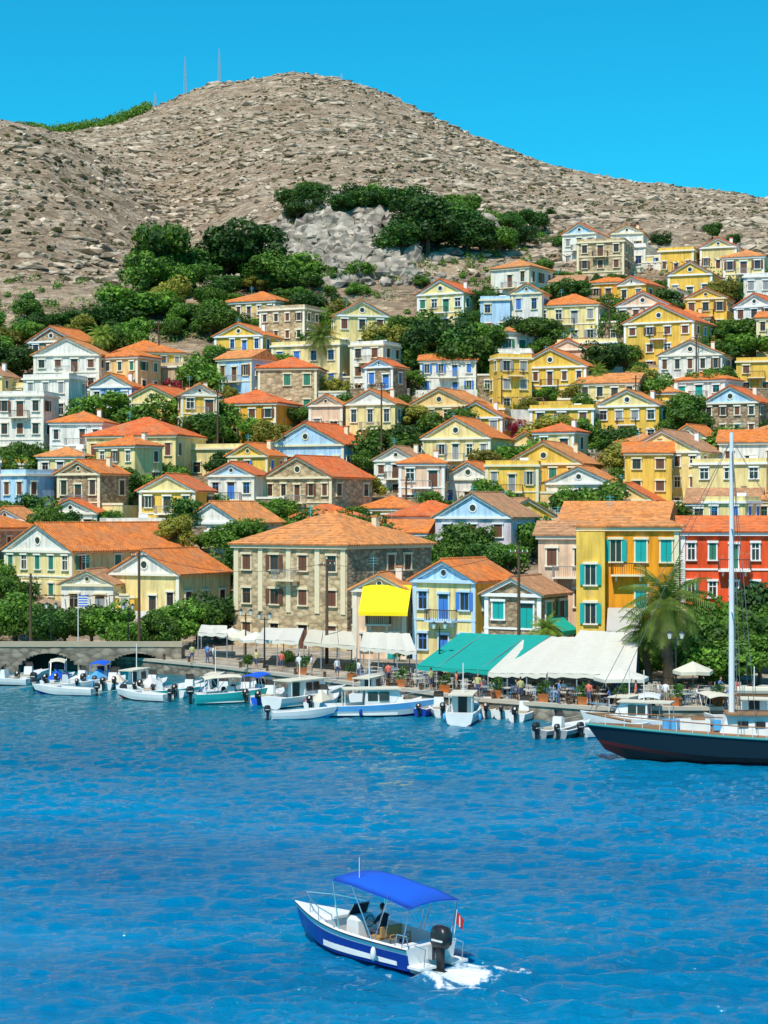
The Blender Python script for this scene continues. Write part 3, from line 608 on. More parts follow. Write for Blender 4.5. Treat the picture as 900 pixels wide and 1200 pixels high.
for _ in range(9000):
    u=R.uniform(-0.25,0.25); y=R.uniform(375,860); x=u*y; g_=ground(x,y)
    if noise.noise((x*0.006,y*0.006,g_*0.10))+0.5*noise.noise((x*.03,y*.03,5))<0.04: continue
    it.append((x,y,g_-0.1,R.random()**1.5*1.5+0.6,R.uniform(0.35,0.65)))
scatter('rock_ledges',it,rockm2,0.2,1,14,xs=2.0)
it=[]
for _ in range(8500):
    u=R.uniform(-0.27,0.27); y=R.uniform(370,860); x=u*y
    if noise.noise((x*0.013,y*0.013,3))<-0.15: continue
    it.append((x,y,ground(x,y)+0.1,R.random()**1.6*0.85+0.2,R.uniform(0.5,0.8)))
SCR=leafmat((0.06,0.058,0.02),(0.15,0.135,0.04),'dry_scrub')
scatter('hillside_scrub',it,SCR,0.3,1,5)
V=[];Fc=[]; cs=[]
for _ in range(300):
    u=R.uniform(-0.195,-0.125); y=R.uniform(835,858); x=u*y; cs.append(((x,y,ground(x,y)+1.2),R.uniform(1.4,3.4)))
leaves(V,Fc,cs,40,0.5,np.random.default_rng(9)); meshobj('ridge_pinewood',V,Fc,[GREEN])
V=[];Fc=[]; cs=[]
for _ in range(850):
    px=R.uniform(-60,960); y=R.uniform(225,372); x=(px-450)*y/F
    if clear(x,y,-1): cs.append(((x,y,ground(x,y)+0.4),R.uniform(0.6,1.8)))
for _ in range(260):
    px=R.uniform(330,640); y=R.uniform(362,440); x=(px-450)*y/F; cs.append(((x,y,ground(x,y)+0.5),R.uniform(0.6,1.5)))
leaves(V,Fc,cs,75,0.22,np.random.default_rng(8)); meshobj('terrace_bushes',V,Fc,[GREEN])
V=[];Fc=[]; cs=[]
for (px,row) in [(600,522),(608,518),(815,430),(575,402),(350,470),(700,560),(205,470)]:
    x,y,z=place(px,row)
    for _ in range(6): cs.append(((x+R.uniform(-1,1),y-1+R.uniform(-.5,.5),z+R.uniform(.8,3)),R.uniform(.5,.9)))
leaves(V,Fc,cs,70,0.18,np.random.default_rng(4)); meshobj('bougainvillea',V,Fc,[leafmat((0.30,0.02,0.05),(0.6,0.05,0.10),'bougainvillea_flowers')])
for (px0,px1,row,hh) in [(0,120,452,2.5),(215,330,448,3),(330,480,470,3),(560,640,402,3),(640,760,455,3),(0,70,560,3),(60,180,600,3),(380,520,600,3),(440,520,520,3),(590,720,548,3),(700,840,500,3),(770,900,470,3),(150,300,640,3.5),(560,700,700,3.5),(640,800,670,3),(0,150,650,2.5),(360,440,396,3),(430,500,392,3),(600,700,372,2.5),(780,900,372,3),(700,780,330,2),(250,300,410,2.5),(470,560,350,2)]:
    mb=MB(); pts=[]
    for i in range(9):
        px=px0+(px1-px0)*i/8; y=Yof(px,row); pts.append(((px-450)*y/F,y,ground((px-450)*y/F,y)))
    ym=sum(p[1] for p in pts)/9; zm=sum(p[2] for p in pts)/9
    A=Vector((pts[0][0],ym,zm)); Bv=Vector((pts[-1][0],ym,zm)); L=(Bv-A).length
    mb.box('masonry',STONE,0,L,0,0.5,-3,hh-1.2); mb.box('cap_stones',plain((0.42,0.34,0.25),0.9),-0.05,L+0.05,-0.06,0.56,hh-1.199,hh-1.05); mb.build('retaining_wall',A)
mb=MB()
for i in range(7):
    h_=R.uniform(3,5.5); mb.box('walls',STONE,i*1.5,i*1.5+1.49,0,0.6,-2,h_)
mb.box('walls',STONE,0,0.6,0.61,6,-2,4); mb.box('walls',STONE,9.9,10.49,0.61,6,-2,3)
for i in (1,3,5): mb.box('opening_shade_panels',BLACK,i*1.5+0.3,i*1.5+1.1,-0.02,0.02,0.8,2.4)  # black slabs on solid masonry stand in for the shade in window holes
x,y,z=place(400,382); mb.build('ruined_stone_house',(x-5,y,z))
# ---------------------------------------------------------------- boats
def hull(mb,L,B,H,cols_,tw=0.85,sheer=0.35,rake=0.6,draft=0.35,cock=(0.05,0.62),bandz=0.45,floor=0.15,p=2.2):
    bot,s1,s2,gun,deck=cols_; n=22; S=[]
    for i in range(n+1):
        t=i/n; bb=B/2*(1-max(0,(t-0.42)/0.58)**p)*(tw+(1-tw)*min(1,t/0.4)); bb=max(bb,0.015)
        zs=H*(1+sheer*t*t); zc=H*0.12+H*0.55*max(0,(t-0.6)/0.4)**2; zk=-draft+(draft+zc*0.6)*max(0,(t-0.75)/0.25)**2; zb=zc+(zs-zc)*bandz
        def X_(z): return L*t+rake*(max(0,z+draft)/(H*(1+sheer)))*t**4
        S.append([(X_(zk),0,zk),(X_(zc),bb*0.84,zc),(X_(zb),bb*0.94,zb),(X_(zs),bb,zs),(X_(zs),max(0.005,bb-0.13),zs+0.03)])
    def strip(nm,m,a,b):
        for e in (1,-1):
            V=[];Fc=[]
            for s in S: V+= [(s[a][0],e*s[a][1],s[a][2]),(s[b][0],e*s[b][1],s[b][2])]
            for i in range(n): q=(2*i,2*i+2,2*i+3,2*i+1); Fc.append(q if e<0 else q[::-1])
            mb.poly(nm,m,V,Fc)
    strip('hull_bottom',bot,0,1); strip('hull_lower_side',s1,1,2); strip('hull_upper_side',s2,2,3); strip('gunwale',gun,3,4)
    s=S[0]; mb.poly('transom',s2,[(s[0][0],0,s[0][2])]+[(s[k][0],s[k][1],s[k][2]) for k in (1,2,3,4)]+[(s[k][0],-s[k][1],s[k][2]) for k in (4,3,2,1)],[tuple(range(9))])
    c0,c1=cock
    for i in range(n):
        t=(i+0.5)/n; a,b=S[i],S[i+1]; 
        za,zb_=(a[4][2],b[4][2]) 
        if c0<t<c1:
            zf=floor
            mb.poly('cockpit_floor',deck,[(a[4][0],a[4][1],zf),(b[4][0],b[4][1],zf),(b[4][0],-b[4][1],zf),(a[4][0],-a[4][1],zf)],[(0,3,2,1)])
            for e in (1,-1): mb.poly('inner_sides',gun,[(a[4][0],e*a[4][1],za),(b[4][0],e*b[4][1],zb_),(b[4][0],e*b[4][1],zf),(a[4][0],e*a[4][1],zf)],[(0,1,2,3)])
        else:
            mb.poly('deck',gun,[(a[4][0],a[4][1],za),(b[4][0],b[4][1],zb_),(b[4][0],-b[4][1],zb_),(a[4][0],-a[4][1],za)],[(0,3,2,1)])
    for tt in (c0,c1):
        i=int(round(tt*n)); s=S[i]; mb.poly('bulkheads',gun,[(s[4][0],s[4][1],s[4][2]),(s[4][0],-s[4][1],s[4][2]),(s[4][0],-s[4][1],floor),(s[4][0],s[4][1],floor)],[(0,1,2,3)])
    mb.S=S; return S
def outboard(mb,x,y,z,s=1.0,mat=BLACK):
    def ring(cx,cz,a,b): return [(x+cx*s+a*s*math.copysign(abs(math.cos(t))**0.6,math.cos(t)),y+b*s*math.copysign(abs(math.sin(t))**0.6,math.sin(t)),z+cz*s) for t in [i*math.pi/6+0.01 for i in range(12)]]
    mb.loft('outboard_cowl',mat,[ring(-0.35,0.0,0.22,0.16),ring(-0.36,0.12,0.30,0.21),ring(-0.38,0.40,0.31,0.21),ring(-0.36,0.55,0.24,0.17),ring(-0.33,0.60,0.12,0.09)])
    mb.loft('outboard_leg',mat,[ring(-0.34,-0.95,0.10,0.035),ring(-0.33,0.0,0.14,0.09)])
    mb.box('outboard_plate',mat,x-0.62*s,x-0.12*s,y-0.12*s,y+0.12*s,z-0.62*s,z-0.59*s)
    mb.box('outboard_bracket',CHROME,x-0.15*s,x+0.02,y-0.14*s,y+0.14*s,z-0.35*s,z+0.02)
    mb.box('outboard_badge',WHITE,x-0.60*s,x-0.2*s,y-0.214*s,y+0.214*s,z+0.20*s,z+0.25*s)
    for q in range(3):
        t=q*2.09; mb.poly('propeller',CHROME,[(x-0.42*s,y,z-0.85*s),(x-0.47*s,y+0.16*s*math.cos(t),z-0.85*s+0.16*s*math.sin(t)),(x-0.42*s,y+0.16*s*math.cos(t+.6),z-0.85*s+0.16*s*math.sin(t+.6))],[(0,1,2)])
def canopy(mb,x0,x1,hw,z0,z1,zb,mat,arch=0.16):
    n=8; V=[];Fc=[]
    for i in range(5):
        t=i/4; x=x0+(x1-x0)*t; zz=z0+(z1-z0)*t
        for j in range(n+1): a=-1+2*j/n; V.append((x,a*hw,zz+arch*(1-a*a)-0.03*math.sin(math.pi*t)+(-0.10 if i in(0,4) else 0)))
    m=len(V); V+= [(a,b_,c_-0.035) for a,b_,c_ in V]
    for i in range(4):
        for j in range(n): k=i*(n+1)+j; Fc.append((k,k+1,k+n+2,k+n+1)); Fc.append((m+k,m+k+n+1,m+k+n+2,m+k+1))
    for i in range(4):
        for k in (i*(n+1),i*(n+1)+n): Fc.append((k,k+n+1,m+k+n+1,m+k))
    for j in range(n):
        for k in (j,4*(n+1)+j): Fc.append((k,k+1,m+k+1,m+k))
    mb.poly('canopy',mat,V,Fc)
    xm=(x0+x1)/2; zm=(z0+z1)/2
    for e in (-1,1):
        y_=e*hw*0.97
        for xb,xt,zt in ((max(x0,0.1)+0.15,x0+.05,z0-.08),(x1-.4,x1-.05,z1-.08),(xm-.1,xm+.9,zm+.02),(xm-.2,xm-.9,zm-.02)):
            mb.tube('canopy_poles',CHROME,(xb,y_,zb),(xt,y_,zt),0.022)
NAVY=plain((0.010,0.045,0.33),0.25,name='navy_gelcoat'); BLUEC=plain((0.003,0.10,0.66),0.75,name='blue_canvas'); TEAL=plain((0.02,0.42,0.42),0.4); RED=plain((0.6,0.02,0.02),0.5)
CREAM=plain((0.66,0.60,0.47),0.8,name='cream_canvas'); SKYB=plain((0.1,0.4,0.75),0.4); GREY=plain((0.3,0.32,0.34),0.6)
def person(name,pose,loc,rz,shirt,pants,skin=(0.52,0.30,0.20),hair=(0.05,0.03,0.02),parent=None,s=1.0,hands=False):
    J={}
    if pose=='stand':
        J=dict(pel=(0,0,.95),sp=(0,0,1.15),ch=(0.01,0,1.36),nk=(0,0,1.50),hd=(0.02,0,1.58))
        for e,k in ((1,'L'),(-1,'R')): J.update({'sh'+k:(0,e*.19,1.42),'el'+k:(-.03,e*.25,1.14),'wr'+k:(.08,e*.26,.90),'ha'+k:(.12,e*.26,.80),'hp'+k:(0,e*.10,.90),'kn'+k:(.03*e+.02,e*.11,.50),'an'+k:(-.06*e,e*.12,.08),'to'+k:(.12-.06*e,e*.13,.03)})
    else:
        J=dict(pel=(0,0,.52),sp=(0,0,.72),ch=(0.03,0,.95),nk=(0.04,0,1.10),hd=(0.07,0,1.18))
        for e,k in ((1,'L'),(-1,'R')): J.update({'sh'+k:(0.02,e*.19,1.01),'el'+k:(.16,e*.26,.78),'wr'+k:(.40,e*.18,.82),'ha'+k:(.48,e*.16,.85),'hp'+k:(0.03,e*.11,.50),'kn'+k:(.45,e*.15,.52),'an'+k:(.46,e*.14,.09),'to'+k:(.62,e*.15,.03)})
    rd=dict(pel=.14,sp=.125,ch=.15,nk=.055,hd=.05,sh=.07,el=.045,wr=.03,ha=.035,hp=.10,kn=.06,an=.04,to=.035)
    E=[('pel','sp','s'),('sp','ch','s'),('ch','nk','s'),('nk','hd','k')]
    for k in 'LR': E+=[('ch','sh'+k,'s'),('sh'+k,'el'+k,'s'),('el'+k,'wr'+k,'k'),('wr'+k,'ha'+k,'k'),('pel','hp'+k,'p'),('hp'+k,'kn'+k,'p'),('kn'+k,'an'+k,'k' if pose=='stand' and shirt[0]>.5 else 'p'),('an'+k,'to'+k,'f')]
    if hands:
        for k in 'LR':
            h0=Vector(J['ha'+k]); sg=1 if k=='L' else -1
            for q in range(5):
                off=(q-2)*0.02; f1=h0+Vector((0.04 if q<4 else 0.0,off,0.0 if q<4 else 0.02)); 
                if q==4: f1=h0+Vector((0.0,-sg*0.045,0.01))
                f2=f1+Vector((0.025,0,-0.02-(q%3)*0.004)); f3=f2+Vector((0.0,0,-0.022))
                J['f%s%da'%(k,q)]=tuple(f1);J['f%s%db'%(k,q)]=tuple(f2);J['f%s%dc'%(k,q)]=tuple(f3)
                E+=[('ha'+k,'f%s%da'%(k,q),'k'),('f%s%da'%(k,q),'f%s%db'%(k,q),'k'),('f%s%db'%(k,q),'f%s%dc'%(k,q),'k')]
    ks=list(J); idx={k:i for i,k in enumerate(ks)}
    me=bpy.data.meshes.new('body'); me.from_pydata([J[k] for k in ks],[(idx[a],idx[b_]) for a,b_,_ in E],[])
    o=bpy.data.objects.new('body_src',me); sc.collection.objects.link(o); o.modifiers.new('s','SKIN'); 
    for k in ks:
        sv=me.skin_vertices[0].data[idx[k]]; r=rd.get(k,rd.get(k[:2],0.009)); 
        if k[0]=='f': r=0.009
        sv.radius=(r,r); sv.use_root=(k=='pel')
    o.modifiers.new('b','SUBSURF').levels=1
    dg=bpy.context.evaluated_depsgraph_get(); m2=bpy.data.meshes.new_from_object(o.evaluated_get(dg)); bpy.data.objects.remove(o)
    mats={'s':plain(shirt,.9),'p':plain(pants,.9),'k':plain(skin,.6),'f':BLACK}; kk=list(mats); m2.materials.clear()
    for k in kk: m2.materials.append(mats[k])
    for p in m2.polygons:
        c_=p.center; best=9;bi=0
        for a,b_,m_ in E:
            A=Vector(J[a]);Bv=Vector(J[b_]); ab=Bv-A; t=max(0,min(1,(c_-A).dot(ab)/max(1e-6,ab.length_squared))); dd=(c_-A-ab*t).length
            if dd<best: best=dd;bi=kk.index(m_)
        p.material_index=bi; p.use_smooth=True
    root=bpy.data.objects.new(name,None); sc.collection.objects.link(root); root.location=loc; root.rotation_euler=(0,0,rz); root.scale=(s,s,s)
    if parent: root.parent=parent
    b2=bpy.data.objects.new('body',m2); sc.collection.objects.link(b2); b2.parent=root
    mb=MB(); hx_,hy_,hz_=J['hd']; c_=(hx_+0.01,0,hz_+0.10)
    mb.ball('head',plain(skin,.6),c_,.095,.075,.12); mb.ball('hair',plain(hair,.9),(c_[0]-0.022,0,c_[2]+0.028),.098,.085,.112)
    mb.ball('nose',plain(skin,.6),(c_[0]+.098,0,c_[2]-.01),.016,.012,.022,6,4)
    for e in (-1,1): mb.ball('ears',plain(skin,.6),(c_[0]-.005,e*.078,c_[2]-.005),.02,.01,.03,6,4); mb.ball('eyes',BLACK,(c_[0]+.082,e*.032,c_[2]+.01),.012,.01,.008,6,4)
    mb.ball('mouth',plain((.4,.12,.1),.6),(c_[0]+.085,0,c_[2]-.055),.012,.024,.006,6,4)
    e2=mb.build('t'); 
    for ch in list(e2.children):
        ch.parent=root
        for p in ch.data.polygons: p.use_smooth=True
    bpy.data.objects.remove(e2); return root
# hero motorboat
mb=MB(); hull(mb,6.3,2.45,0.84,(NAVY,NAVY,WHITE,WHITE,plain((0.60,0.55,0.46),.6)),tw=.92,sheer=.42,rake=.55,cock=(0.09,0.68),bandz=.74,floor=.22)
canopy(mb,-0.15,3.75,1.12,2.28,2.68,0.86,BLUEC,0.12)
mb.loft('console',WHITE,[[(3.1,-.42,.22),(3.8,-.42,.22),(3.8,.42,.22),(3.1,.42,.22)],[(3.15,-.42,1.15),(3.75,-.40,1.15),(3.75,.40,1.15),(3.15,.42,1.15)],[(3.35,-.36,1.32),(3.7,-.34,1.28),(3.7,.34,1.28),(3.35,.36,1.32)]])
mb.poly('windscreen',glassm(),[(3.72,-.42,1.2),(3.72,.42,1.2),(3.45,.36,1.68),(3.45,-.36,1.68)],[(0,1,2,3)]); mb.rod('windscreen_frame',CHROME,[(3.72,-.42,1.2),(3.45,-.36,1.68),(3.45,.36,1.68),(3.72,.42,1.2)],.02)
wh=[(3.04,.19*math.cos(t),1.12+.19*math.sin(t)) for t in [i*math.pi/8 for i in range(17)]]; mb.rod('steering_wheel',BLACK,wh,.017); mb.tube('steering_column',CHROME,(3.04,0,1.12),(3.2,0,1.05),.02)
SEAT=plain((0.45,0.25,0.09),.6,name='tan_upholstery')
mb.box('helm_seat',WHITE,2.05,2.5,-.45,.45,.22,.70); mb.box('helm_seat_cushion',SEAT,2.03,2.52,-.46,.46,.701,.80); mb.box('seat_backrest',SEAT,1.93,2.02,-.46,.46,.80,1.15)
mb.box('stern_bench',WHITE,.6,1.05,-.95,.95,.22,.58); mb.box('stern_cushion',SEAT,.6,1.05,-.6,.6,.581,.66)
mb.rod('seat_frame',SEAT,[(1.5,-.45,.22),(1.5,-.45,.95),(1.5,.45,.95),(1.5,.45,.22)],.025); 
for z_ in (.5,.65,.8): mb.tube('seat_frame',SEAT,(1.5,-.45,z_),(1.5,.45,z_),.02)
mb.box('bow_cushion',WHITE,4.35,5.2,-.45,.45,1.04,1.13)
for e in (-1,1):
    pts=[(3.6,e*1.12,1.0),(3.75,e*1.10,1.38),(4.6,e*.95,1.48),(5.5,e*.57,1.58),(6.4,0,1.62)]; mb.rod('bow_rail',CHROME,pts,.02)
    for (x_,y_,z_) in pts[2:4]: mb.tube('bow_rail',CHROME,(x_,y_,1.02),(x_,y_,z_),.015)
    mb.box('swim_platform',WHITE,-.6,-.01,min(e*.35,e*1.08),max(e*.35,e*1.08),.24,.32)
    mb.rod('stern_rail',CHROME,[(.6,e*1.08,.86),(.5,e*1.09,1.26),(0.05,e*1.06,1.26),(0.0,e*1.03,.86)],.02)
    mb.rod('boarding_ladder',CHROME,[(-.55,e*.85,.32),(-.62,e*.85,.9),(-.1,e*.85,.95)],.018)
    mb.rod('rub_rail',BLACK,[(s[3][0],e*(s[3][1]+.01),s[3][2]-.02) for s in mb.S],.022)
outboard(mb,-0.02,0,0.82,1.2)
mb.tube('flag_staff',WHITE,(0.05,-1.05,.8),(-.1,-1.07,1.85),.015); mb.poly('flag',RED,[(-.08,-1.07,1.8),(-.04,-1.07,1.4),(-.16,-1.25,1.15),(-.25,-1.25,1.5)],[(0,1,2,3)]); mb.box('flag_cross',WHITE,-.155,-.12,-1.18,-1.14,1.27,1.65)
mb.tube('aerial',WHITE,(3.0,.5,2.6),(3.0,.5,3.35),.012)
mb.ball('fender',WHITE,(1.4,1.30,.50),.10,.10,.24)
for e in (-.3,.3): mb.tube('rod_holders',CHROME,(1.4,e*2.6,.9),(1.2,e*2.6,1.7),.015)
mb.box('cooler',WHITE,.7,1.0,.62,.92,.582,.82)
hb=mb.build('motorboat',(BX,61.3,0.03),rad(132),smooth=('hull_bottom','hull_lower_side','hull_upper_side','outboard_cowl','fender','canopy'))
person('helmsman','sit',(2.30,0.02,.32),0,(.03,.03,.045),(.04,.04,.06),parent=hb,hands=True,s=1.08)
def smallboat(px,row,L,hd,kind='open',cs=None,name=None):
    Y=33000/(row-600); x=(px-450)*Y/F; mb=MB(); Bm=L*.34 if L<9 else L*.28; Hh=.55 if L<5.5 else .8
    cs=cs or (BLUEC,WHITE,WHITE); hull(mb,L,Bm,Hh,(cs[0],cs[1],cs[2],WHITE,plain((.6,.55,.45),.7)),tw=.8,sheer=.5,rake=.5,cock=(.09,.62),floor=.12)
    if kind=='open':
        for t in (.25,.5): mb.box('thwart',WOOD,L*t,L*t+.28,-Bm*.42,Bm*.42,Hh*.75,Hh*.8)
        outboard(mb,0,0,Hh,.8)
    if kind in('console','canopy','cover'):
        mb.loft('console',WHITE,[[(L*.42,-.4,.12),(L*.55,-.4,.12),(L*.55,.4,.12),(L*.42,.4,.12)],[(L*.45,-.35,1.3),(L*.52,-.33,1.3),(L*.52,.33,1.3),(L*.45,.35,1.3)]])
        mb.poly('windscreen',glassm(),[(L*.53,-.4,1.25),(L*.53,.4,1.25),(L*.47,.34,1.75),(L*.47,-.34,1.75)],[(0,1,2,3)]); outboard(mb,0,0,Hh,1)
        mb.box('seat',plain((.5,.42,.3),.7),L*.25,L*.36,-.5,.5,.12,.65)
    if kind=='canopy': canopy(mb,L*.1,L*.6,Bm*.44,2.05,2.15,Hh,cs[3] if len(cs)>3 else BLUEC)
    if kind=='cover': mb.loft('boat_cover',cs[3] if len(cs)>3 else BLUEC,[[(L*.08,-Bm*.42,Hh+.04),(L*.08,0,Hh+.1),(L*.08,Bm*.42,Hh+.04)],[(L*.4,-Bm*.48,Hh+.1),(L*.4,0,Hh+.8),(L*.4,Bm*.48,Hh+.1)],[(L*.9,-Bm*.12,Hh*1.3),(L*.9,0,Hh*1.45),(L*.9,Bm*.12,Hh*1.3)]])
    if kind=='cabin':
        a,b_=L*.35,L*.72; hw=Bm*.33; zt=Hh+1.15
        mb.loft('cabin',WHITE,[[(a,-hw,.15),(b_,-hw*.8,.15),(b_,hw*.8,.15),(a,hw,.15)],[(a,-hw,Hh+.25),(b_,-hw*.75,Hh+.25),(b_,hw*.75,Hh+.25),(a,hw,Hh+.25)],[(a+.05,-hw*.92,zt),(b_-.5,-hw*.7,zt),(b_-.5,hw*.7,zt),(a+.05,hw*.92,zt)]])
        mb.box('cabin_roof',CREAM,a-1.6,b_-.3,-hw*1.1,hw*1.1,zt+.001,zt+.09)
        for e in (-1,1):
            for q in (0.08,.42): 
                xa=a+(b_-a-.5)*q; xb=a+(b_-a-.5)*(q+.3); mb.poly('cabin_windows',glassm(),[(xa,e*(hw*.985+.02),Hh+.35),(xb,e*(hw*.93+.02),Hh+.35),(xb,e*(hw*.87+.02),zt-.15),(xa,e*(hw*.93+.02),zt-.15)],[(0,1,2,3)])
            mb.tube('roof_post',WHITE,(a-1.5,e*hw,.2),(a-1.5,e*hw,zt),.03)
        mb.poly('cabin_windows',glassm(),[(b_-.06,-hw*.62,Hh+.36),(b_-.06,hw*.62,Hh+.36),(b_-.38,hw*.58,zt-.12),(b_-.38,-hw*.58,zt-.12)],[(0,1,2,3)])
        mb.poly('doorway_shade_panel',BLACK,[(a-.02,-hw*.4,.3),(a-.02,hw*.4,.3),(a-.02,hw*.4,zt-.15),(a-.02,-hw*.4,zt-.15)],[(0,1,2,3)])  # flat black sheet stands in for the shaded cabin interior
        mb.tube('mast',WHITE,(a+.4,0,zt),(a+.4,0,zt+2.2),.04)
        for e in (-1,1): 
            mb.rod('rail',CHROME,[(L*.62,e*Bm*.40,Hh*1.2),(L*.66,e*Bm*.40,Hh+.75),(L*.85,e*Bm*.22,Hh+.9),(L*1.02,0,Hh+1.0)],.025)
            mb.ball('fender',cs[0],(L*.3,e*(Bm*.5+.05),.35),.13,.13,.28)
    mb.tube('mooring_line',plain((.5,.45,.35),.9),(L*1.0,0,Hh*1.35),(L*1.0+3,0.2,.3),.02,n=4)
    mb.build(name or {'open':'rowing_boat','console':'motorboat','canopy':'motorboat','cover':'covered_boat','cabin':'cabin_cruiser'}[kind],(x,Y,0.0),rad(hd),smooth=('hull_bottom','hull_lower_side','hull_upper_side'))
for b_ in [(8,800,5,60,'open',None),(22,801,5,80,'console',None),(35,803,5.2,160,'console',(RED,WHITE,WHITE)),(55,805,5,75,'cover',(BLUEC,WHITE,WHITE)),(66,804,4.6,95,'canopy',(NAVY,WHITE,WHITE,CREAM)),(78,806,5,65,'console',None),(90,809,4.5,100,'open',(TEAL,WHITE,TEAL)),(100,808,5.5,70,'cover',(BLUEC,WHITE,SKYB,SKYB)),(112,807,4.6,85,'canopy',(NAVY,WHITE,WHITE,BLUEC)),(122,809,5,80,'console',(NAVY,WHITE,WHITE)),(134,808,5,95,'cover',(NAVY,WHITE,WHITE,CREAM)),(145,811,5.4,70,'cabin',(BLUEC,WHITE,WHITE)),
 (45,810,4.6,20,'console',(SKYB,WHITE,WHITE)),(110,815,4.8,165,'open',(NAVY,WHITE,WHITE)),(150,818,5.2,12,'console',(TEAL,WHITE,TEAL)),(196,822,4.4,150,'open',(RED,WHITE,WHITE)),
 (157,813,4.4,100,'open',(SKYB,WHITE,WHITE)),(166,812,5,75,'cover',(BLUEC,SKYB,WHITE,WHITE)),(178,816,4.6,110,'open',(RED,WHITE,WHITE)),(188,815,5.2,60,'open',(TEAL,WHITE,WHITE)),(207,818,5,70,'console',None),(228,825,6.0,20,'canopy',(TEAL,TEAL,TEAL,CREAM)),(247,817,5,85,'cabin',(BLUEC,WHITE,WHITE)),(262,821,5.2,95,'console',(NAVY,WHITE,WHITE)),(275,822,5.6,75,'console',(TEAL,WHITE,TEAL)),(290,824,5,70,'canopy',(NAVY,WHITE,WHITE,BLUEC)),(304,826,5.4,75,'console',(BLUEC,WHITE,BLUEC)),
 (318,830,8,50,'cabin',(RED,WHITE,WHITE)),(318,843,4.2,14,'open',(SKYB,WHITE,WHITE)),(365,832,5,70,'cover',(NAVY,WHITE,WHITE,CREAM)),(382,839,8.0,8,'cabin',(NAVY,WHITE,SKYB)),(420,826,6,70,'cabin',(SKYB,WHITE,WHITE)),(440,829,4.4,95,'open',(NAVY,WHITE,WHITE)),(455,830,4.6,80,'console',(RED,WHITE,WHITE)),(470,836,4,70,'open',(NAVY,WHITE,NAVY)),(492,840,3.6,70,'open',(NAVY,BLUEC,NAVY)),
 (538,850,7.2,82,'cabin',(SKYB,WHITE,WHITE)),(518,841,4.4,95,'console',(BLACK,GREY,WHITE)),(570,841,4.6,85,'console',(NAVY,WHITE,WHITE)),(588,842,4.4,80,'open',(BLACK,GREY,WHITE)),(605,846,4.6,70,'console',(NAVY,WHITE,WHITE)),(632,866,4.6,50,'console',(BLACK,BLACK,GREY)),(655,866,4.4,60,'open',(BLACK,BLACK,GREY)),(685,864,4.2,20,'open',(BLUEC,WHITE,WHITE)),
 (720,852,6.5,60,'cabin',(BLUEC,WHITE,WHITE)),(800,858,6.5,160,'cabin',(BLUEC,WHITE,WHITE)),(850,852,6,100,'canopy',(NAVY,WHITE,WHITE,CREAM)),(760,853,5,80,'canopy',(TEAL,WHITE,WHITE,WHITE)),(885,856,8,80,'cabin',(NAVY,WHITE,WHITE))]:
    smallboat(*b_)
# wooden sailing yacht, bow to the left
mb=MB(); GR=plain((0.008,0.018,0.028),.3,name='black_hull_paint'); MAR=plain((.13,.015,.01),.4); TQ=plain((.05,.30,.28),.4)
hull(mb,17,4.6,1.45,(MAR,MAR,GR,WOOD,WOOD),tw=.7,sheer=.50,rake=1.6,draft=.9,cock=(.10,.30),bandz=.18,floor=.9,p=2.6)
S=mb.S
for e in (-1,1):
    top=[(s[3][0],e*(s[3][1]-.05),s[3][2]+.62) for s in S]; mb.rod('bulwark_rail',WOOD,top[1:],.035)
    for s in S[1::1]: mb.tube('stanchions',WHITE,(s[3][0],e*(s[3][1]-.05),s[3][2]),(s[3][0],e*(s[3][1]-.05),s[3][2]+.6),.022)
    mb.rod('rubbing_strake',TQ,[(s[3][0],e*(s[3][1]+.01),s[3][2]-.06) for s in S],.08)
mb.loft('deckhouse',WHITE,[[(4,-1.35,1.5),(11.3,-1.0,1.7),(11.3,1.0,1.7),(4,1.35,1.5)],[(4,-1.3,2.75),(10.8,-.9,2.85),(10.8,.9,2.85),(4,1.3,2.75)]]); mb.box('deckhouse_roof',WOOD,3.8,10.9,-1.35,1.35,2.86,2.94)
for e in (-1,1):
    for i in range(6): mb.box('portholes',glassm(),4.6+i*1.0,5.2+i*1.0,min(e*(1.30-.05*i),e*(1.37-.05*i)),max(e*(1.30-.05*i),e*(1.37-.05*i)),2.15,2.5)
mb.box('fore_cabin',WHITE,11.8,13.6,-.6,.6,1.8,2.45); mb.box('fore_hatch',WOOD,12.1,12.9,-.4,.4,2.451,2.55)
mb.tube('mast',WHITE,(10.5,0,1.2),(10.5,0,19.8),.19,.12,10); mb.tube('boom',WOOD,(10.5,0,4.0),(3.0,0,3.9),.10)
mb.loft('furled_sail',CREAM,[[(x_,.2*math.cos(t),4.25+.24*math.sin(t)) for t in [i*math.pi/4 for i in range(8)]] for x_ in (10.2,8,5,3.4)])
for z_ in (9.0,14): mb.tube('spreaders',WHITE,(10.5,-1.2,z_),(10.5,1.2,z_),.04)
rg=plain((.12,.12,.12),.5)
for p in [(17.9,0,2.7),(19.1,0,2.7),(0.2,0,1.8),(10.1,2.2,1.9),(10.1,-2.2,1.9),(9.2,2.2,1.9),(9.2,-2.2,1.9)]: mb.tube('rigging',rg,(10.5,0,19.4),p,.025,n=4)
for e in (-1,1): mb.tube('rigging',rg,(10.5,e*1.2,14),(10.3,e*2.2,1.9),.02,n=4)
mb.tube('bowsprit',WOOD,(16.5,0,2.3),(19.2,0,2.8),.10,.06); mb.tube('anchor_chain',rg,(18.0,0,1.9),(19.5,-.3,-.3),.03,n=4)
for x_ in (13.9,14.4,11.4): mb.tube('deck_barrels',RED if x_==14.4 else SKYB,(x_,.5,1.9),(x_,.5,2.5),.25,n=10)
canopy(mb,0.6,3.8,1.6,3.4,3.5,1.6,CREAM)
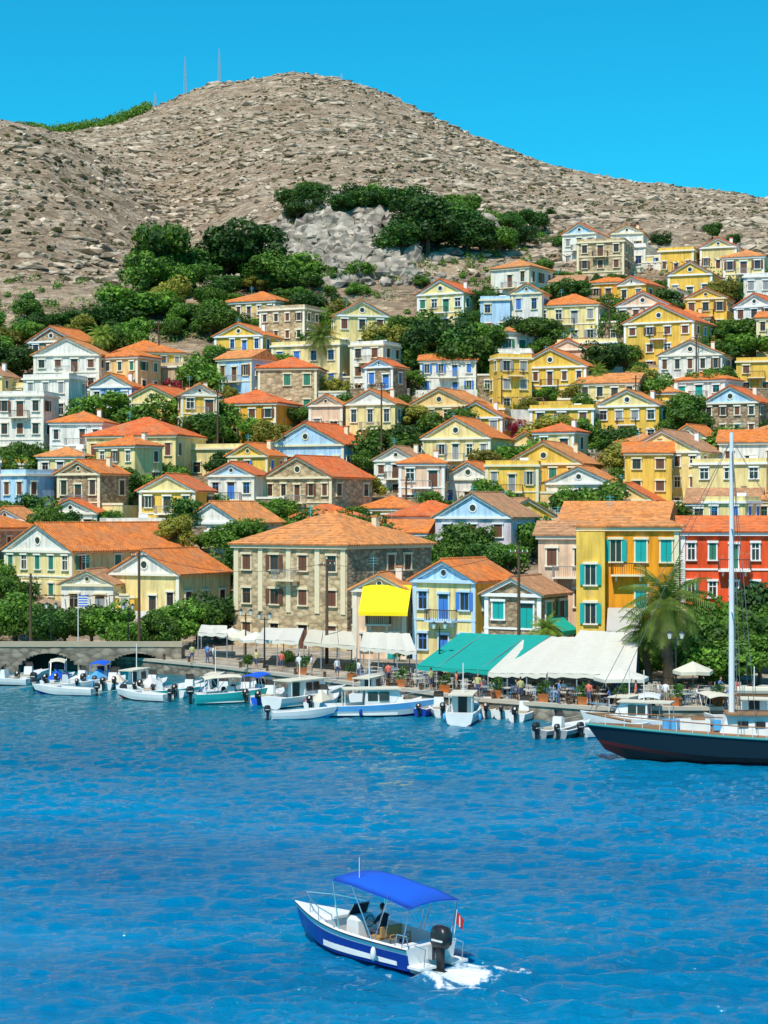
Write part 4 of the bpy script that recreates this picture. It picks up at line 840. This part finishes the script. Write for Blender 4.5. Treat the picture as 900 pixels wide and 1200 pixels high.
Yb=115.0; a_=rad(174); bx,by=(716-450)*Yb/F,Yb; mb.build('wooden_sailing_yacht',(bx-math.cos(a_)*17.6,by-math.sin(a_)*17.6-1,0),a_,smooth=('hull_bottom','hull_lower_side','hull_upper_side'))
# ---------------------------------------------------------------- quayside canopies, furniture
def bigcanopy(name,quad,zf,zb,mat,posts=5,scal=True,bays=4):
    (x0,y0),(x1,y1),(x2,y2),(x3,y3)=quad; mb=MB()
    nu,nv=bays*4,5; V=[];Fc=[]
    for i in range(nu+1):
        u=i/nu
        for j in range(nv+1):
            v_=j/nv; x=(x0*(1-u)+x1*u)*(1-v_)+(x3*(1-u)+x2*u)*v_; y=(y0*(1-u)+y1*u)*(1-v_)+(y3*(1-u)+y2*u)*v_
            V.append((x,y,zf+(zb-zf)*v_-0.16*abs(math.sin(u*bays*math.pi))**.7*math.sin(v_*2.6+.3)-.03*math.sin(u*40)))
    m=len(V); V+= [(a,b2,c2-.04) for a,b2,c2 in V]
    for i in range(nu):
        for j in range(nv): k=i*(nv+1)+j; Fc+=[(k,k+nv+1,k+nv+2,k+1),(m+k,m+k+1,m+k+nv+2,m+k+nv+1)]
    mb.poly('canvas_roof',mat,V,Fc)
    V=[];Fc=[]
    for i in range(nu+1):
        u=i/nu; x=x0*(1-u)+x1*u; y=y0*(1-u)+y1*u; zz=zf-0.14*abs(math.sin(u*bays*math.pi))**.7*0.3; V+=[(x,y-.02,zz-.02),(x,y-.06,zz-.3-.08*math.sin(i*2.1))]
    for i in range(nu): Fc.append((2*i,2*i+1,2*i+3,2*i+2))
    mb.poly('valance',mat,V,Fc)
    for i in range(posts):
        u=i/(posts-1); mb.tube('posts',GREY,(x0*(1-u)+x1*u,y0*(1-u)+y1*u+.05,1.2),(x0*(1-u)+x1*u,y0*(1-u)+y1*u+.05,zf),.05); mb.tube('posts',GREY,(x3*(1-u)+x2*u,y3*(1-u)+y2*u-.05,1.2),(x3*(1-u)+x2*u,y3*(1-u)+y2*u-.05,zb-.05),.05)
        mb.tube('rafters',GREY,(x0*(1-u)+x1*u,y0*(1-u)+y1*u,zf-.07),(x3*(1-u)+x2*u,y3*(1-u)+y2*u,zb-.07),.03)
    mb.build(name)
def XY(px,Y): return ((px-450)*Y/F,Y)
bigcanopy('restaurant_awning',(XY(572,141),XY(640,140),XY(690,156),XY(618,158)),2.95,4.6,CWH,4,bays=3)
bigcanopy('restaurant_awning',(XY(642,139),XY(745,137),XY(748,153),XY(680,157)),3.1,5.15,CWH,4,bays=3)
bigcanopy('turquoise_awning',(XY(488,148),XY(585,143),XY(645,157),XY(540,160)),2.9,4.7,TQC,5,bays=2)
bigcanopy('cafe_awning',(XY(300,168),XY(350,166),XY(356,178),XY(309,179)),3.6,4.0,CWH,3,bays=2)
bigcanopy('cafe_awning',(XY(356,165),XY(418,160),XY(412,173),XY(362,176)),3.6,4.0,CREAM,4,bays=2)
bigcanopy('cafe_awning',(XY(422,160),XY(488,155),XY(480,169),XY(426,171)),3.5,4.1,CWH,4,bays=3)
bigcanopy('cafe_awning',(XY(232,178),XY(266,176),XY(266,184),XY(236,185)),3.6,3.9,CWH,2,bays=2)
def umbrella(px,Y,r,z,mat):
    mb=MB(); ring=[(r*math.cos(i*math.pi/4),r*math.sin(i*math.pi/4),z-.08*(i%2)) for i in range(8)]; top=(0,0,z+.65)
    mb.poly('canopy',mat,[top]+ring+[(a,b2,c2-.25) for a,b2,c2 in ring],[(0,i+1,(i+1)%8+1) for i in range(8)]+[(i+1,i+9,(i+1)%8+9,(i+1)%8+1) for i in range(8)])
    mb.tube('pole',WOOD,(0,0,0),(0,0,z+.6),.04); mb.tube('base',GREY,(0,0,0),(0,0,.1),.35); mb.build('parasol',((px-450)*Y/F,Y,1.2))
umbrella(728,135.6,2.0,1.9,CWH); umbrella(300,172,1.6,2.2,CWH); umbrella(286,175,1.5,2.2,CREAM); umbrella(812,139,1.5,2.1,CREAM); umbrella(272,178,1.5,2.2,CWH)
def chair():
    mb=MB(); 
    for x in(-.2,.2):
        for y in(-.2,.2): mb.box('m',WHITE,x-.02,x+.02,y-.02,y+.02,0,.44)
    mb.box('m',WHITE,-.23,.23,-.23,.23,.44,.48)
    for x in(-.2,-.07,.07,.2): mb.box('m',WHITE,x-.02,x+.02,.19,.225,.481,.9)
    mb.box('m',WHITE,-.23,.23,.188,.23,.901,.97); V,Fc,_=mb.p['m']; return V,Fc
V,Fc=chair(); cm=[]
for m_ in (plain((.6,.58,.52),.6),plain((.12,.25,.4),.6),DWOOD):
    me=bpy.data.meshes.new('chair_mesh'); me.from_pydata(V,[],Fc); me.materials.append(m_); cm.append(me)
mb=MB(); mb.box('m',WHITE,-.45,.45,-.45,.45,.72,.76); mb.box('m',WHITE,-.05,.05,-.05,.05,.05,.72); mb.box('m',WHITE,-.3,.3,-.3,.3,0,.05); V,Fc,_=mb.p['m']
tme=bpy.data.meshes.new('table_mesh'); tme.from_pydata(V,[],Fc); tme.materials.append(plain((.55,.50,.42),.6))
def inst(nm,me,x,y,z,r): o=bpy.data.objects.new(nm,me); sc.collection.objects.link(o); o.location=(x,y,z); o.rotation_euler=(0,0,r)
k=0
for px in list(range(590,790,19))+list(range(800,900,24))+list(range(440,580,26)):
    for dy in (2.2,5.4,8.6):
        x0=(px-450)*140/F; Yt=quayY(x0)+dy+R.uniform(-.3,.3); x=(px+R.uniform(-6,6)-450)*Yt/F
        inst('cafe_table',tme,x,Yt,1.2,R.random()); k+=1
        for q in range(3): t=q*2.1+R.random(); inst('cafe_chair',cm[R.choice([0,0,1,2,2])],x+.75*math.cos(t),Yt+.75*math.sin(t),1.2,t-1.57)
        if R.random()<.3: t=R.random()*6; person('seated_diner','sit',(x+.75*math.cos(t),Yt+.75*math.sin(t),1.16),t+3.14,R.choice([(.7,.7,.7),(.1,.2,.5),(.6,.1,.1),(.1,.1,.12)]),(.1,.12,.2))
for px,dy,rz in [(250,3,0),(243,4,1),(330,3,2),(395,2,-1),(455,2,1.5),(505,1.5,2.5),(560,1.5,-1.5),(655,1.3,0),(745,1.4,3),(225,2,2),(420,2,0.5),(300,2,1),(350,1.6,1),(365,2.4,0),(610,1.2,2),(690,1.2,1),(780,1.3,1),(535,1.2,0)]:
    x0=(px-450)*150/F; Yp=quayY(x0)+dy; person('pedestrian','stand',((px-450)*Yp/F,Yp,1.2),rz,R.choice([(.75,.75,.75),(.1,.25,.6),(.7,.15,.1),(.55,.5,.2)]),R.choice([(.08,.1,.2),(.4,.35,.25)]))
for px in range(150,900,38):
    x0=(px-450)*150/F; Yp=quayY(x0)+.35; mb=MB(); mb.tube('post',DWOOD,(0,0,0),(0,0,.45),.13,.11,9); mb.tube('cap',DWOOD,(0,0,.451),(0,0,.55),.18,.15,9); mb.build('mooring_bollard',(x0,Yp,1.26))
for px,dy in [(470,1.0),(520,1.0),(575,1.1),(625,1.0),(665,1.0),(705,1.1),(765,1.0),(810,1.2),(410,1.5),(345,1.6)]:
    x0=(px-450)*145/F; Yp=quayY(x0)+dy; mb=MB(); mb.prism('pot',ROOFS[0](),[(-.3,-.3,0),(.3,-.3,0),(.3,.3,0),(-.3,.3,0)],[(-.4,-.4,.6),(.4,-.4,.6),(.4,.4,.6),(-.4,.4,.6)])
    V=[];Fc=[]; leaves(V,Fc,[((0,0,1.0),.5),((.2,.1,1.3),.35)],120,.09,np.random.default_rng(px)); mb.poly('plant',GREEN,V,Fc); mb.build('potted_plant',(x0,Yp,1.2))
# stone bridge with arches
mb=MB(); nseg=72; x0_,x1_=-44.,-19.
for i in range(nseg):
    xa=x0_+(x1_-x0_)*i/nseg; xb=x0_+(x1_-x0_)*(i+1)/nseg; t=((i+.5)/nseg*3)%1; q=(t-.5)/.34
    zb_=1.75*math.sqrt(1-q*q) if abs(q)<1 else -1
    mb.box('masonry',qst,xa,xb,0,3.2,zb_,2.35+.0)
    if abs(q)<1: mb.box('arch_shade_backing',plain((.05,.045,.04),.95),xa,xb,3.0,3.19,-1,zb_-.001)  # near-black backing puts the shade inside each arch into colour
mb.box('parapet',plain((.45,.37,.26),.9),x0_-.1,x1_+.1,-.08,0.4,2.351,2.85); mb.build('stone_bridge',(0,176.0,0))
def lamp(px,Y,H=4.5):
    mb=MB(); mb.tube('post',BLACK,(0,0,0),(0,0,H),.09,.05,8); mb.tube('base',BLACK,(0,0,0),(0,0,.5),.18,.12,8); mb.tube('arm',BLACK,(-.45,0,H-.2),(.45,0,H-.2),.03)
    for e in (-.45,.45): mb.loft('lantern',plain((.8,.78,.7),.3),[[(e+r*math.cos(t),r*math.sin(t),z) for t in [i*math.pi/3 for i in range(6)]] for r,z in ((.10,H-.15),(.2,H+.25))]); mb.tube('lantern_cap',BLACK,(e,0,H+.251),(e,0,H+.45),.24,.03,6)
    mb.build('street_lamp',((px-450)*Y/F,Y,1.2))
for p in [(310,166),(515,152),(288,172),(792,140),(60,184),(150,182)]: lamp(*p)
def pole(px,row,top,Y=None):
    if Y is None: x,y,z=place(px,row)
    else: y=Y;x=(px-450)*Y/F;z=1.2
    H=CH+(600-top)*y/F-z; mb=MB(); mb.tube('pole',DWOOD,(0,0,-.5),(0,0,H),.17,.11,8); mb.box('crossarm',DWOOD,-.8,.8,-.16,-.115,H-.6,H-.48)
    for q in (-.7,-.3,.3,.7): mb.tube('insulator',WHITE,(q,-.13,H-.48),(q,-.13,H-.3),.04)
    mb.build('utility_pole',(x,y,z)); return Vector((x,y,z+H-.4))
PP=[pole(36,0,672,184),pole(163,0,645,180),pole(383,0,655,171),pole(608,0,640,158),pole(447,560,448),pole(588,500,440),pole(255,560,455),pole(476,610,558),pole(816,460,392),pole(745,505,440),pole(714,430,350),pole(186,440,375)]
mb=MB()
def wire(a,b2):
    pts=[a.lerp(b2,i/8)-Vector((0,0,1.2*math.sin(i/8*math.pi))) for i in range(9)]; mb.rod('cable',BLACK,pts,.02,3)
for i,j in ((0,1),(1,2),(2,3),(4,5),(6,4),(5,9),(9,8)): wire(PP[i],PP[j])
mb.build('overhead_cables')
mb=MB(); mb.tube('staff',WHITE,(0,0,0),(0,0,6),.05)
for i in range(9): mb.box('flag_white' if i%2 else 'flag_blue',WHITE if i%2 else plain((.02,.12,.5),.8),.06,.9,-.01,.01,4.7+i*.12,4.82+i*.12)
mb.build('greek_flag',((90-450)*180/F,180.8,1.2))
for px,top in ((217,66),(257,57),(182,108),(400,86)):
    y=852;x=(px-450)*y/F;z=ground(x,y); H=CH+(600-top)*y/F-z; mb=MB(); w_=.7
    for e in ((-w_,-w_),(w_,-w_),(w_,w_),(-w_,w_)): mb.tube('legs',GREY,(e[0],e[1],-1),(e[0]*.2,e[1]*.2,H),.12,.09,4)
    for i in range(int(H/2)): mb.tube('bracing',GREY,(-w_*(1-.8*i*2/H),-w_*(1-.8*i*2/H),i*2),(w_*(1-.8*(i*2+2)/H),-w_*(1-.8*(i*2+2)/H),min(H,i*2+2)),.08,n=4)
    mb.build('radio_mast',(x,y,z))
# ---------------------------------------------------------------- light, sky, camera
SUNAZ=rad(203); SUNEL=rad(56)   # azimuth clockwise from +Y
sd=Vector((math.sin(SUNAZ)*math.cos(SUNEL),math.cos(SUNAZ)*math.cos(SUNEL),math.sin(SUNEL)))
w=bpy.data.worlds.new('World'); sc.world=w; w.use_nodes=True; nt=w.node_tree; bg=nt.nodes['Background']
sky=nd(nt,'ShaderNodeTexSky',sky_type='NISHITA'); sky.sun_disc=False; sky.sun_elevation=SUNEL; sky.sun_rotation=SUNAZ; sky.air_density=1.0; sky.dust_density=0.2; sky.ozone_density=2.5
tint=mixc(nt,sky.outputs[0],(0.07,1.16,1.34),1.0,'MULTIPLY'); nt.links.new(tint,bg.inputs[0]); bg.inputs[1].default_value=0.115
sl=bpy.data.lights.new('sun','SUN'); sl.energy=5.0; sl.angle=rad(.5); sl.color=(1,.92,.80); so=bpy.data.objects.new('sun',sl); sc.collection.objects.link(so); so.rotation_euler=sd.to_track_quat('Z','Y').to_euler()
cam=bpy.data.cameras.new('camera'); co=bpy.data.objects.new('camera',cam); sc.collection.objects.link(co); co.location=(0,0,CH); co.rotation_euler=(rad(90),0,0)
cam.sensor_fit='VERTICAL'; cam.sensor_height=24; cam.lens=24*F/1200; cam.clip_end=8000; cam.clip_start=1; sc.camera=co
sc.view_settings.view_transform='Standard'; sc.view_settings.look='None'; sc.view_settings.exposure=0
